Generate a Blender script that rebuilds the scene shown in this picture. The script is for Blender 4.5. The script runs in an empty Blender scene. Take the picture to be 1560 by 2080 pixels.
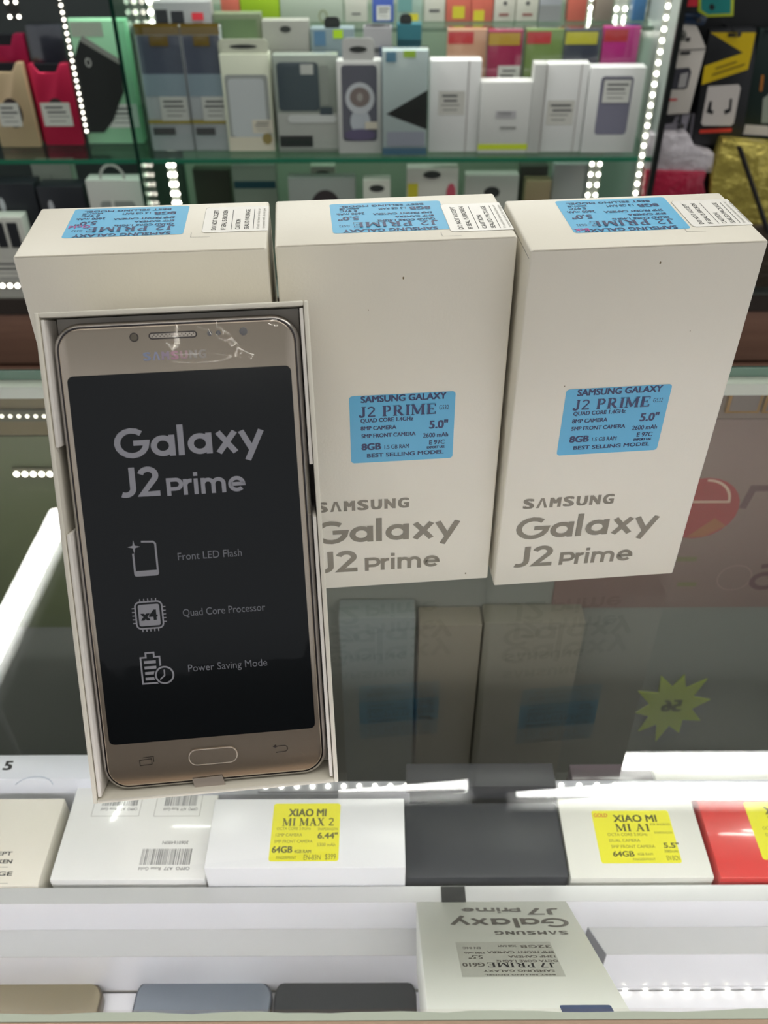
import bpy, bmesh, math, random
from math import sin, cos, pi, radians, tan, atan2, sqrt
from mathutils import Vector, Matrix
S = bpy.context.scene
COL = S.collection
random.seed(7)
MM = 0.001
# ------------------------------------------------------------------ camera
F_PX, TH, RO = 1812.38, 0.6824, -0.0045
CX, CY, CZ = -3.8625, -298.5534, 267.9372          # millimetres, counter glass at z = 0
cd = bpy.data.cameras.new('camera'); cam = bpy.data.objects.new('camera', cd); COL.objects.link(cam)
FW = Vector((0, cos(TH), -sin(TH))); R0 = Vector((1, 0, 0)); U0 = R0.cross(FW)
RR = R0*cos(RO)+U0*sin(RO); UU = -R0*sin(RO)+U0*cos(RO)
CP = Vector((CX, CY, CZ))
cam.matrix_world = Matrix((( RR.x, UU.x, -FW.x, CX*MM), (RR.y, UU.y, -FW.y, CY*MM), (RR.z, UU.z, -FW.z, CZ*MM), (0,0,0,1)))
cd.sensor_fit = 'VERTICAL'; cd.sensor_height = 24; cd.sensor_width = 18
cd.lens = F_PX*24/2080; cd.clip_start = 0.01; cd.clip_end = 20
cd.dof.use_dof = True; cd.dof.focus_distance = 0.315; cd.dof.aperture_fstop = 12.5
S.camera = cam
# ------------------------------------------------------------------ world, exposure, big lamps
w = bpy.data.worlds.new('shop_air'); S.world = w; w.use_nodes = True
w.node_tree.nodes['Background'].inputs[0].default_value = (0.95, 0.97, 1.0, 1)
w.node_tree.nodes['Background'].inputs[1].default_value = 0.40
S.view_settings.view_transform = 'Standard'; S.view_settings.look = 'None'
S.view_settings.gamma = 1; S.view_settings.exposure = 0.0; S.view_settings.use_curve_mapping = False
def area(name, loc, rot, sx, sy, power, col=(1,1,1)):
    l = bpy.data.lights.new(name, 'AREA'); l.shape = 'RECTANGLE'; l.size = sx*MM; l.size_y = sy*MM
    l.energy = power; l.color = col
    o = bpy.data.objects.new(name, l); COL.objects.link(o); o.location = Vector(loc)*MM; o.rotation_euler = rot
    return o
area('ceiling_panel_light', (250, -420, 1560), (radians(-4), 0, 0), 1800, 700, 10.0, (1, .97, .9))  # unseen overhead fill added to brighten the box tops and fronts
area('cabinet_top_light', (0, 1290, 420), (radians(-14), 0, 0), 1100, 200, 6.0, (1, .99, .96))  # hidden fill added above the cabinet to brighten its shelves
area('side_aisle_light', (1250, 200, 900), (0, radians(62), 0), 500, 900, 2.0, (1, .97, .93))
# ------------------------------------------------------------------ materials
MATS = {}
def mat(name, col, rough=.5, metal=0, emit=0, spec=.5, bump=0, bscale=200, noise=0, coat=0, nscale=60, bdist=.001):
    if name in MATS: return MATS[name]
    m = bpy.data.materials.new(name); m.use_nodes = True; nt = m.node_tree; b = nt.nodes['Principled BSDF']
    c = tuple(((x/255)/12.92 if x/255 <= .04045 else ((x/255+.055)/1.055)**2.4) for x in col)+(1,)
    b.inputs['Base Color'].default_value = c; b.inputs['Roughness'].default_value = rough
    b.inputs['Metallic'].default_value = metal; b.inputs['Specular IOR Level'].default_value = spec
    b.inputs['Coat Weight'].default_value = coat; b.inputs['Coat Roughness'].default_value = .05
    if emit:
        b.inputs['Emission Color'].default_value = c; b.inputs['Emission Strength'].default_value = emit
    if noise or bump:
        tc = nt.nodes.new('ShaderNodeTexCoord'); n = nt.nodes.new('ShaderNodeTexNoise')
        n.inputs['Scale'].default_value = nscale; n.inputs['Detail'].default_value = 4
        nt.links.new(tc.outputs['Object'], n.inputs['Vector'])
        if noise:
            mx = nt.nodes.new('ShaderNodeMix'); mx.data_type = 'RGBA'
            mx.inputs[6].default_value = tuple(v*(1-noise) for v in c[:3])+(1,)
            mx.inputs[7].default_value = tuple(min(1, v*(1+noise*.6)) for v in c[:3])+(1,)
            nt.links.new(n.outputs['Fac'], mx.inputs[0]); nt.links.new(mx.outputs[2], b.inputs['Base Color'])
        if bump:
            n2 = nt.nodes.new('ShaderNodeTexNoise'); n2.inputs['Scale'].default_value = bscale; n2.inputs['Detail'].default_value = 3
            nt.links.new(tc.outputs['Object'], n2.inputs['Vector'])
            bp = nt.nodes.new('ShaderNodeBump'); bp.inputs['Strength'].default_value = bump; bp.inputs['Distance'].default_value = bdist
            nt.links.new(n2.outputs['Fac'], bp.inputs['Height']); nt.links.new(bp.outputs['Normal'], b.inputs['Normal'])
    MATS[name] = m; return m
def clear(name, tint=(1,1,1), rough=.0, gain=1.0, bump=0, bscale=60, base=0.0):
    """thin clear sheet: straight-through transmission plus Fresnel reflection"""
    if name in MATS: return MATS[name]
    m = bpy.data.materials.new(name); m.use_nodes = True; nt = m.node_tree; nt.nodes.clear()
    out = nt.nodes.new('ShaderNodeOutputMaterial'); tr = nt.nodes.new('ShaderNodeBsdfTransparent'); gl = nt.nodes.new('ShaderNodeBsdfGlossy')
    tr.inputs[0].default_value = (*tint, 1); gl.inputs['Roughness'].default_value = rough
    geo = nt.nodes.new('ShaderNodeNewGeometry')
    io = nt.nodes.new('ShaderNodeMix'); io.inputs[2].default_value = 1.5; io.inputs[3].default_value = 1/1.5
    nt.links.new(geo.outputs['Backfacing'], io.inputs[0])
    fr = nt.nodes.new('ShaderNodeFresnel'); nt.links.new(io.outputs[0], fr.inputs[0])
    ma = nt.nodes.new('ShaderNodeMath'); ma.operation = 'MULTIPLY_ADD'; ma.inputs[1].default_value = gain; ma.inputs[2].default_value = base
    ma.use_clamp = True
    nt.links.new(fr.outputs[0], ma.inputs[0])
    mx = nt.nodes.new('ShaderNodeMixShader'); nt.links.new(ma.outputs[0], mx.inputs[0])
    nt.links.new(tr.outputs[0], mx.inputs[1]); nt.links.new(gl.outputs[0], mx.inputs[2]); nt.links.new(mx.outputs[0], out.inputs[0])
    if bump:
        tc = nt.nodes.new('ShaderNodeTexCoord'); n2 = nt.nodes.new('ShaderNodeTexNoise'); n2.inputs['Scale'].default_value = bscale
        nt.links.new(tc.outputs['Object'], n2.inputs['Vector'])
        bp = nt.nodes.new('ShaderNodeBump'); bp.inputs['Strength'].default_value = bump; bp.inputs['Distance'].default_value = .004
        nt.links.new(n2.outputs['Fac'], bp.inputs['Height'])
        nt.links.new(bp.outputs['Normal'], gl.inputs['Normal']); nt.links.new(bp.outputs['Normal'], fr.inputs['Normal'])
    MATS[name] = m; return m
CARD = mat('white_card', (234, 229, 215), .42, bump=.06, bscale=900, noise=.03, nscale=25)
CARD_IN = mat('white_card_inside', (238, 233, 226), .5)
BLUE = mat('blue_sticker', (92, 180, 222), .4)
NAVY = mat('navy_ink', (28, 40, 92), .4)
PINKINK = mat('pink_pen_ink', (180, 60, 140), .5)
GREYINK = mat('warm_grey_ink', (138, 131, 118), .35)
SEAL = mat('seal_sticker_white', (246, 244, 238), .25)
BLACKINK = mat('black_ink', (40, 40, 42), .5)
HAIR = mat('hairline_ink', (150, 148, 140), .5)
YEL = mat('yellow_sticker', (236, 232, 20), .4)
OLIVEINK = mat('olive_ink', (92, 92, 28), .5)
OLIVEFAINT = mat('faint_olive_ink', (116, 116, 30), .5)
WHITEP = mat('plain_white_gloss', (238, 239, 240), .25)
WHITEB = mat('white_acrylic', (240, 240, 244), .22)
SHADE_TREAD = mat('grey_acrylic', (196, 197, 196), .12)  # darker copy of the white acrylic; tread shade put into the colour
GLASS = clear('counter_glass', (.965, .975, .962), gain=1.0)
GLASSG = clear('shelf_glass', (.86, .95, .91), gain=1.0)
FILM = clear('crinkled_film', (.985, .985, .985), rough=.03, gain=.5, bump=.1, bscale=38)
PACKFILM = clear('pack_plastic', (.95, .97, .96), rough=.12, gain=1.6, bump=.4, bscale=18, base=.03)
GEDGE = mat('green_glass_edge', (24, 104, 74), .15)
GEDGE_D = mat('dark_green_glass_edge', (18, 52, 42), .15)
LEDM = mat('led_lit', (255, 250, 232), .5, emit=9)
TUBEM = mat('tube_lit', (255, 255, 250), .5, emit=42)
# ------------------------------------------------------------------ pixel rays -> real positions
def ray(px, py): return FW + RR*((px-780)/F_PX) + UU*((1040-py)/F_PX)
def H(px, py, ax, val):
    d = ray(px, py); t = (val-CP[ax])/d[ax]; return CP+d*t
# ------------------------------------------------------------------ mesh builder (millimetres)
class MB:
    def __init__(s, T=None): s.v=[]; s.f=[]; s.m=[]; s.mats=[]; s.T=T
    def mi(s, m):
        if m not in s.mats: s.mats.append(m)
        return s.mats.index(m)
    def add(s, vs, fs, m, T=None):
        T = T or s.T; b = len(s.v); k = s.mi(m)
        for p in vs:
            p = Vector(p) if len(p) == 3 else Vector((p[0], p[1], 0))
            s.v.append(T(p) if T else p)
        for f in fs: s.f.append([b+i for i in f]); s.m.append(k)
        return s
    def box(s, x0, x1, y0, y1, z0, z1, m, T=None):
        return s.add([(x0,y0,z0),(x1,y0,z0),(x1,y1,z0),(x0,y1,z0),(x0,y0,z1),(x1,y0,z1),(x1,y1,z1),(x0,y1,z1)],
              [(0,3,2,1),(4,5,6,7),(0,1,5,4),(1,2,6,5),(2,3,7,6),(3,0,4,7)], m, T)
    def prism(s, pts, z0, z1, m, T=None, side=None):
        n = len(pts)
        s.add([(x,y,z0) for x,y in pts]+[(x,y,z1) for x,y in pts],
              [tuple(range(n-1,-1,-1)), tuple(range(n,2*n))], m, T)
        s.add([(x,y,z0) for x,y in pts]+[(x,y,z1) for x,y in pts],
              [(i,(i+1)%n,n+(i+1)%n,n+i) for i in range(n)], side or m, T)
        return s
    def flat(s, pts, z, m, T=None): return s.add([(x,y,z) for x,y in pts], [tuple(range(len(pts)))], m, T)
    def rib(s, pts, t, z, m, closed=False, T=None):
        n = len(pts); L=[]; Rr=[]
        for i,(x,y) in enumerate(pts):
            if closed: a=pts[i-1]; b=pts[(i+1)%n]
            else: a=pts[max(i-1,0)]; b=pts[min(i+1,n-1)]
            d1=Vector((x-a[0],y-a[1])); d2=Vector((b[0]-x,b[1]-y))
            if d1.length<1e-9: d1=d2
            if d2.length<1e-9: d2=d1
            d1=d1.normalized(); d2=d2.normalized(); d=(d1+d2)
            d = d.normalized() if d.length>1e-6 else d1
            k=1/max(.5, d.dot(d1)); nx,ny=-d.y*t/2*k, d.x*t/2*k
            L.append((x+nx,y+ny,z)); Rr.append((x-nx,y-ny,z))
        q=[(i,i+1,n+i+1,n+i) for i in range(n-1)]
        if closed: q.append((n-1,0,n,2*n-1))
        return s.add(L+Rr, [f[::-1] for f in q], m, T)
    def build(s, name, parent=None, bevel=0, seg=2, smooth=False, label=None):
        me = bpy.data.meshes.new(name)
        me.from_pydata([tuple(p*MM) for p in s.v], [], s.f)
        for m in s.mats: me.materials.append(m)
        for p, k in zip(me.polygons, s.m): p.material_index = k
        if bevel:
            bm = bmesh.new(); bm.from_mesh(me); bmesh.ops.remove_doubles(bm, verts=bm.verts, dist=1e-6)
            bmesh.ops.recalc_face_normals(bm, faces=bm.faces)
            es = [e for e in bm.edges if len(e.link_faces)==2 and e.calc_face_angle(0) > .5]
            bmesh.ops.bevel(bm, geom=es, offset=bevel*MM, segments=seg, profile=.5, affect='EDGES', clamp_overlap=True)
            bm.to_mesh(me); bm.free()
        me.update()
        if smooth or bevel:
            for p in me.polygons: p.use_smooth = True
            try: me.set_sharp_from_angle(angle=radians(38))
            except Exception: pass
        o = bpy.data.objects.new(name, me); COL.objects.link(o)
        if parent: o.parent = parent
        if label: o['label'] = label
        return o
def tag(o, label, cat, group=None, kind=None):
    if kind: o['kind'] = kind
    if label: o['label'] = label
    if cat: o['category'] = cat
    if group: o['group'] = group
    return o
def thing(name, label, cat, loc=(0,0,0), rz=0, group=None, mw=None):
    o = bpy.data.objects.new(name, None); COL.objects.link(o); o.empty_display_size = .02
    if mw is not None: o.matrix_world = mw
    else: o.location = Vector(loc)*MM; o.rotation_euler = (0,0,rz)
    return tag(o, label, cat, group)
def rrect(x0, y0, x1, y1, r, n=6):
    r = min(r, (x1-x0)/2, (y1-y0)/2); out=[]
    for cx_, cy_, a in ((x1-r,y1-r,0),(x0+r,y1-r,90),(x0+r,y0+r,180),(x1-r,y0+r,270)):
        for i in range(n+1):
            t = radians(a+90*i/n); out.append((cx_+r*cos(t), cy_+r*sin(t)))
    return out
def circ(cx_, cy_, r, n=24, ry=None):
    ry = ry or r; return [(cx_+r*cos(2*pi*i/n), cy_+ry*sin(2*pi*i/n)) for i in range(n)]
def arc(cx_, cy_, r, a0, a1, n=14, ry=None):
    ry = ry or r
    return [(cx_+r*cos(radians(a0+(a1-a0)*i/n)), cy_+ry*sin(radians(a0+(a1-a0)*i/n))) for i in range(n+1)]
# ------------------------------------------------------------------ lettering
_tc = {}
def glyphs(s, bold):
    k = (s, bold)
    if k in _tc: return _tc[k]
    c = bpy.data.curves.new('lettering', 'FONT'); c.body = s; c.size = 1; c.offset = bold; c.resolution_u = 3
    o = bpy.data.objects.new('lettering', c); COL.objects.link(o)
    dg = bpy.context.evaluated_depsgraph_get(); me = bpy.data.meshes.new_from_object(o.evaluated_get(dg))
    vs = [(v.co.x, v.co.y) for v in me.vertices]; fs = [tuple(p.vertices) for p in me.polygons]
    bpy.data.objects.remove(o); bpy.data.curves.remove(c); bpy.data.meshes.remove(me)
    _tc[k] = (vs, fs); return _tc[k]
CAPH = None
def text(mb, s, x0, x1, y0, h, z, m, bold=.0, T=None, cap=None):
    if bold > .003:
        d = bold*h*2.3; e = d*.45
        for k,(dx,dy) in enumerate(((-d,-e),(d,-e),(-d,e),(d,e),(0,0))):
            text1(mb, s, x0+d+dx, x1-d+dx, y0+e+dy, h-2*e, z+.012*k, m, T)
    else: text1(mb, s, x0, x1, y0, h, z, m, T)
def text1(mb, s, x0, x1, y0, h, z, m, T=None):
    """set s so that it spans x0..x1 with its baseline at y0 and cap height h"""
    global CAPH
    if CAPH is None:
        vs, _ = glyphs('H', 0); CAPH = max(v[1] for v in vs)
    vs, fs = glyphs(s, 0)
    if not vs: return
    a = min(v[0] for v in vs); b = max(v[0] for v in vs); kx = (x1-x0)/(b-a); ky = h/CAPH
    mb.add([(x0+(v[0]-a)*kx, y0+v[1]*ky, z) for v in vs], fs, m, T)
def sharp(ch):
    """round geometric wordmark letters: list of (polyline, closed); x-height 1; returns strokes and advance"""
    t=.25; r=.5-t/2; k={}
    if ch=='G': R=.72-t/2; return [(arc(.74,.70,R,48,360)+[(.80,.70)],0)], 1.5
    if ch=='a': return [(arc(.5,.5,r,0,360,24)[:-1],1),([(1-t/2,0),(1-t/2,1)],0)], 1.12
    if ch=='l': return [([(t/2,0),(t/2,1.46)],0)], .40
    if ch=='x': return [([(.14,1),(.84,0)],0),([(.84,1),(.14,0)],0)], .98
    if ch=='y': return [([(.12,1),(.53,.1)],0),([(.96,1),(.34,-.42)],0)], 1.05
    if ch=='J': return [([(.62,1.42),(.62,.42)]+arc(.30,.42,.32,0,-120,8,ry=.30),0)], .86
    if ch=='2': return [(arc(.42,1.0,.32,165,-38,12,ry=.30)+[(.14,.125),(.88,.125)],0)], .95
    if ch=='7': return [([(.05,1.30),(.80,1.30),(.30,0)],0)], .92
    if ch=='P': return [([(t/2,0),(t/2,1.12)],0),([(t/2,1.0)]+arc(.56,.71,.29,90,-90,10)+[(t/2,.42)],0)], .96
    if ch=='r': return [([(t/2,0),(t/2,1)],0),(arc(.46,.58,.33,175,80,8,ry=.31),0)], .62
    if ch=='i': return [([(t/2,0),(t/2,1)],0),([(t/2,1.16),(t/2,1.40)],0)], .40
    if ch=='m': return [([(t/2,0),(t/2,1)],0),(arc(.42,.58,.30,180,0,10)+[(.72,0)],0),(arc(1.02,.58,.30,180,0,10)+[(1.32,0)],0)], 1.58
    if ch=='e': return [([(.14,.5),(.86,.5)]+arc(.5,.5,r,0,318,24),0)], 1.0
    return [], .42
def wordmark(mb, s, x0, x1, y0, xh, z, m, T=None, tk=1.0):
    L=[]; x=0
    for ch in s:
        st, adv = sharp(ch)
        L.append((st, x)); x += adv
    kx=(x1-x0)/(x-.12); kz=0
    for st, ox in L:
        for pts, cl in st:
            kz=(kz+1)%6; zz=z+.012*kz
            sub = MB(); sub.rib(pts, .25*tk, 0, m, closed=bool(cl))
            mb.add([(x0+(p.x+ox)*kx, y0+p.y*xh, zz) for p in sub.v], sub.f, m, T)
def samsungmark(mb, x0, x1, y0, h, z, ms, T=None):
    w = (x1-x0)/7
    for i, ch in enumerate('SAMSUNG'):
        m = ms[i % len(ms)]; a = x0+i*w+w*.06; b = x0+(i+1)*w-w*.10
        if ch == 'A':
            c=(a+b)/2; d=w*.2
            mb.flat([(a,y0),(a+d,y0),(c+.02*w,y0+h*.78),(b-d,y0),(b,y0),(c+d*.62,y0+h),(c-d*.62,y0+h)][::1], z, m, T) if False else None
            mb.add([(a,y0,z),(a+d*1.1,y0,z),(c+.0*w,y0+h*.80,z),(c-d*.6,y0+h,z),(c+d*.6,y0+h,z),(b-d*1.1,y0,z),(b,y0,z)],
                   [(0,1,2,3),(2,4,3),(2,5,6,4)], m, T)
        else: text(mb, ch, a, b, y0, h, z, m, .034, T)
def serif(mb, s, x0, x1, y0, h, z, m, T=None):
    K=.19; k=.065
    def g(ch):
        sf=lambda x,y,w=.30:([(x-w/2,y),(x+w/2,y)],k)
        if ch=='I': return [([(.2,0),(.2,1)],K),sf(.2,k/2),sf(.2,1-k/2)],.42
        if ch=='P' or ch=='R':
            q=[([(.2,0),(.2,1)],K),sf(.2,k/2),([(.05,1-k/2),(.4,1-k/2)],k),([(.2,.47),(.4,.47)],k),(arc(.40,.725,.2,90,-90,10,ry=.235),.14)]
            if ch=='R': q+=[([(.40,.46),(.72,.03)],K*.95),([(.62,k/2),(.86,k/2)],k)]
            return q,(.78 if ch=='P' else .92)
        if ch=='M': return [([(.14,0),(.14,1)],k*1.3),([(.16,.98),(.52,.08)],K),([(.52,.08),(.84,.98)],k*1.2),([(.88,0),(.88,1)],K),sf(.14,k/2,.26),sf(.88,k/2),([(0,1-k/2),(.22,1-k/2)],k),([(.8,1-k/2),(1.03,1-k/2)],k)],1.12
        if ch=='E': return [([(.2,0),(.2,1)],K),([(.05,k/2),(.68,k/2)],k),([(.05,1-k/2),(.66,1-k/2)],k),([(.2,.5),(.5,.5)],k),([(.68,0),(.68,.25)],k),([(.66,1),(.66,.76)],k),([(.5,.4),(.5,.62)],k)],.78
        if ch=='X': return [([(.16,1),(.68,0)],K),([(.68,1),(.14,0)],k*1.3),sf(.14,k/2,.28),sf(.7,k/2,.3),sf(.16,1-k/2,.3),sf(.68,1-k/2,.26)],.88
        if ch=='A': return [([(.14,0),(.42,.97)],k*1.3),([(.40,1),(.72,0)],K),([(.24,.33),(.6,.33)],k),sf(.13,k/2,.26),sf(.72,k/2,.3)],.9
        if ch=='J': return [([(.36,1),(.36,.2)]+arc(.2,.18,.16,0,-150,8,ry=.14),K*.9),sf(.36,1-k/2),(circ(.09,.14,.05,8)+[(.14,.14)],.08)],.58
        if ch=='2': return [(arc(.32,.72,.22,165,-40,10,ry=.21)+[(.12,.1)],.12),([(.08,.07),(.62,.07)],.13)],.72
        if ch=='7': return [([(.06,.93),(.62,.93)],.13),([(.6,.93),(.28,0)],K)],.7
        if ch=='1': return [([(.28,0),(.28,.97)],K),([(.08,.8),(.26,.95)],k),sf(.28,k/2,.34)],.5
        return [],.38
    L=[];x=0
    for ch in s:
        st,ad=g(ch); L.append((st,x)); x+=ad
    kx=(x1-x0)/(x-.08)
    for st,ox in L:
        for pts,t in st:
            z+=.008; sub=MB(); sub.rib(pts,t,0,m); mb.add([(x0+(p.x+ox)*kx,y0+p.y*h,z) for p in sub.v],sub.f,m,T)
def rows(mb, w, h, W_, H_, items, z, inkmap, T=None, ox=0, oy=0):
    """items in sticker units (W_ x H_, y down): (text, x0, x1, ytop, ybot, ink, bold, font)"""
    for s, a, b, t0, t1, ink, bold, fnt in items:
        x0=ox+a/W_*w; x1=ox+b/W_*w; y0=oy+h-(t1/H_*h); hh=(t1-t0)/H_*h
        if fnt=='serif': serif(mb, s, x0, x1, y0, hh, z, inkmap[ink], T)
        else: text(mb, s, x0, x1, y0, hh, z, inkmap[ink], bold, T)
J2ROWS=[('SAMSUNG GALAXY',82,700,4,48,0,.022,0),('J2 PRIME',66,624,76,148,0,0,'serif'),('G532',650,720,92,122,0,-.004,0),
 ('QUAD CORE 1.4GHz',77,462,159,187,0,.02,0),('5.0"',580,720,197,254,0,.022,0),('8MP CAMERA',77,339,214,242,0,.02,0),
 ('5MP FRONT CAMERA',80,482,269,297,0,.02,0),('2600 mAh',537,725,285,317,0,.012,0),('8GB',79,226,338,386,0,.028,0),
 ('1.5 GB RAM',250,434,356,386,0,.008,0),('E 97C',584,702,338,370,0,.016,0),('EXPORT USE',568,702,382,400,0,.03,0),
 ('BEST SELLING MODEL',119,697,414,442,0,.02,0)]
def j2sticker(mb, w, h, z, T=None, ox=0, oy=0, pen=None):
    mb.flat(rrect(ox, oy, ox+w, oy+h, 1.3), z, BLUE, T)
    rows(mb, w, h, 765, 480, J2ROWS, z+.04, [NAVY], T, ox, oy)
    if pen=='gold': text(mb, 'Gold', ox+w*.80, ox+w*.98, oy+h*.60, h*.09, z+.07, PINKINK, .01, T)
    if pen=='black': text(mb, 'BcK', ox+w*.86, ox+w*.99, oy+h*.88, h*.08, z+.07, PINKINK, .02, T)
# ================================================================== the counter: glass, interior, rim
YF, YB = -191.5, 166.0
XL, XR = -520, 520
def stru(o, label=None): o['kind']='structure'; return o
WOOD = mat('light_wood_rim', (176, 146, 122), .55)
def woodgrain(m, c0, c1, sx=4, sy=70):
    nt=m.node_tree; b=nt.nodes['Principled BSDF']; tc=nt.nodes.new('ShaderNodeTexCoord'); mp=nt.nodes.new('ShaderNodeMapping')
    mp.inputs['Scale'].default_value=(sx,sy,sy); n=nt.nodes.new('ShaderNodeTexNoise'); n.inputs['Scale'].default_value=3; n.inputs['Detail'].default_value=6
    r=nt.nodes.new('ShaderNodeMix'); r.data_type='RGBA'
    r.inputs[6].default_value=tuple((v/255)**2.2 for v in c0)+(1,); r.inputs[7].default_value=tuple((v/255)**2.2 for v in c1)+(1,)
    nt.links.new(tc.outputs['Object'],mp.inputs[0]); nt.links.new(mp.outputs[0],n.inputs['Vector']); nt.links.new(n.outputs['Fac'],r.inputs[0]); nt.links.new(r.outputs[2],b.inputs['Base Color'])
woodgrain(WOOD, (150,120,98), (200,172,148))
cs = thing('display_counter', 'glass-topped display counter with a light wood front rim, carrying the white phone boxes', 'counter', (0, YF, -420))
ct = lambda p: p-Vector((0, YF, -420))
MB(ct).box(XL,XR,YF,YB,-6,-.0,GLASS).build('glass_top', cs)
fe = MB(ct); fe.box(XL,XR,YB,YB+1.2,-6,0,GEDGE_D); fe.box(XL,XR,YB-1.0,YB-.1,-5.9,-.2,mat('glass_edge_glow',(104,138,124),.2)); fe.build('glass_rear_edge', cs)  # pale green strip just inside the rear glass edge
MB(ct).box(XL,XR,YB-9,YB+3,-14,-6.2,mat('rear_trim_pale',(206,212,202),.35)).build('rear_trim', cs)
MB(ct).box(XL,XR,YF-60,YF-3.2,-30,1.0,WOOD).build('wood_rim', cs, bevel=.8)
sil = MB(ct); n=160; pts=[]; rnd=random.Random(3)
offs=[.3+.5*abs(sin(i*.31)+.6*sin(i*.83+1)) + rnd.random()*.25 for i in range(n+1)]
pts=[(XL+(XR-XL)*i/n*1.0, YF-3.3) for i in range(n+1)]+[(XL+(XR-XL)*i/n, YF-1.9+offs[i]) for i in range(n,-1,-1)]
sil.prism(pts, -1, .9, mat('silicone_bead',(196,204,188),.2)); sil.build('sealant_bead', cs, label='wavy translucent sealant bead')
MB(ct).box(XL,XR,YF-40,YF-25,-420,-30,mat('counter_front_panel',(205,205,205),.4)).build('front_panel', cs)
DARKP = mat('counter_inner_dark', (118, 122, 114), .6)
MB(ct).box(XL,XR,YB+2,YB+12,-420,-14,DARKP).build('inner_back_panel', cs)
MB(ct).box(XL,XR,YF-25,YB+2,-420,-408,mat('counter_base_board',(112,116,110),.5)).build('base_board', cs)
# display steps inside the counter
st = thing('display_steps', 'white acrylic stepped display stand inside the counter under the front boxes', 'display stand', (0,-80,-408))
sp_ = lambda p: p-Vector((0,-80,-408))
MB(sp_).box(XL,XR,YF-24,-89,-408,-235,WHITEB).build('floor_board', st)
MB(sp_).box(XL,XR,-74,-23,-408,-195,WHITEB).build('rear_step', st)
MB(sp_).box(XL,XR,-74,-65.5,-195,-168,WHITEB).build('ledge', st)
MB(sp_).box(XL,XR,-73.9,-65.6,-168,-167.6,SHADE_TREAD).build('ledge_top', st, label='glossy grey top of the ledge')
xa=H(905,1890,2,-195).x; xb=H(1195,1885,2,-195).x; xc=H(1232,1938,2,-195).x
lb=MB(sp_); lb.prism([(XL,-88),(xa,-88),(xa,-74),(XL,-74)],-235,-195,WHITEB); lb.build('riser_block', st, label='left low riser block')
MB(sp_).prism([(XL,-88),(xa,-88),(xa,-74.1),(XL,-74.1)],-195,-194.6,SHADE_TREAD).build('tread', st)
lb=MB(sp_); lb.prism([(xc,-88),(XR,-88),(XR,-74),(xb,-74)],-235,-195,WHITEB,side=WHITEB); lb.build('riser_block', st, label='right low riser block with a slanted end')
MB(sp_).prism([(xc,-88),(XR,-88),(XR,-74.1),(xb,-74.1)],-195,-194.6,SHADE_TREAD).build('tread', st)
MB(sp_).prism([(xc-.4,-88.2),(xb-.4,-74),(xb,-74),(xc,-88.2)],-235,-194.5,mat('riser_end_grey',(150,150,155),.3)).build('end_plate', st)  # shaded end of the white block, painted as a thin grey plate
for x0,x1 in ((XL,xa),(xc,XR)): MB(sp_).box(x0,x1,-88.5,-88.05,-235,-234,HAIR).build('joint', st)
# LED strips: a tape with separate little lamps
led_proto = {}
def led_strip(name, label, P0, P1, n, r, face, group=None, double=0, tape=(225,225,220), w=8, strength=None):
    P0=Vector(P0); P1=Vector(P1); d=(P1-P0); L=d.length; u=d.normalized(); f=Vector(face).normalized(); s=u.cross(f).normalized()
    t=thing(name, label, 'LED strip', P0, group=group)
    mb=MB()
    T=lambda p: u*p.x+s*p.y+f*p.z
    mb.box(-L/n/2, L+L/n/2, -w/2, w/2, -1.2, 0, mat('led_tape_%d%d%d'%tape, tape, .4), T); mb.build('tape', t)
    key=(round(r,2), tuple(round(v,2) for v in f), tuple(round(v,2) for v in u), strength)
    m = LEDM if strength is None else mat('led_lit_%g'%strength, (255,250,235), .5, emit=strength)
    if key not in led_proto:
        q=MB(); q.prism(circ(0,0,r,10), 0, r*.55, m, lambda p: u*p.x+s*p.y+f*p.z)
        led_proto[key]=q.build('led', t)
        first=led_proto[key]
    else:
        first=led_proto[key].copy(); COL.objects.link(first); first.parent=t
    k=0
    for i in range(n):
        for dd in ((-double, double) if double else (0,)):
            o = first if k==0 else first.copy()
            if k: COL.objects.link(o); o.parent=t
            o.location=(u*(L*i/max(1,n-1))+s*dd)*MM; k+=1
    return t
ledz=-164.5
a=H(540,1598,2,ledz); b=H(1190,1590,2,ledz); yl=a.y
xr0=H(192,1600,2,-158).x+22
m1=H(832,1594,2,ledz); m2=H(1132,1591,2,ledz)
RG=mat('rail_grey',(176,178,186),.3)
MB(sp_).box(xr0,m1.x,yl-4,yl+4,-408,ledz-1.3,RG).build('rear_rail', st); MB(sp_).box(m2.x,XR,yl-4,yl+4,-408,ledz-1.3,RG).build('rear_rail', st)
led_strip('led_strip','row of white LED dots on the rail under the glass, between tray and black box',(a.x,yl,ledz),(m1.x-2,yl,ledz),10,1.3,(0,0,1),strength=11,tape=(170,172,180),w=6)
led_strip('led_strip','short row of LED dots on the rail right of the black box under the glass',(m2.x+2,yl,ledz),(m2.x+52,yl,ledz),6,1.3,(0,0,1),strength=11,tape=(170,172,180),w=6)
p=H(1268,2003,2,-233.6)  # strip added below; its dots stand in for reflected spots on the riser
led_strip('led_strip','LED dots along the foot of the right riser block beside the leaning box',(p.x,-88.8,-233.2),(p.x+11*16,-88.8,-233.2),17,1.1,(0,-1,0),strength=8,tape=(232,232,236),w=2.4)
fl=thing('led_light_bar','LED light bar hidden under the front wood rim','light bar',(0,-196,-34))
MB().box(-450,450,-4,4,-4,4,mat('light_bar_lit',(250,248,255),.5,emit=18)).build('diffuser', fl)
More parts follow.
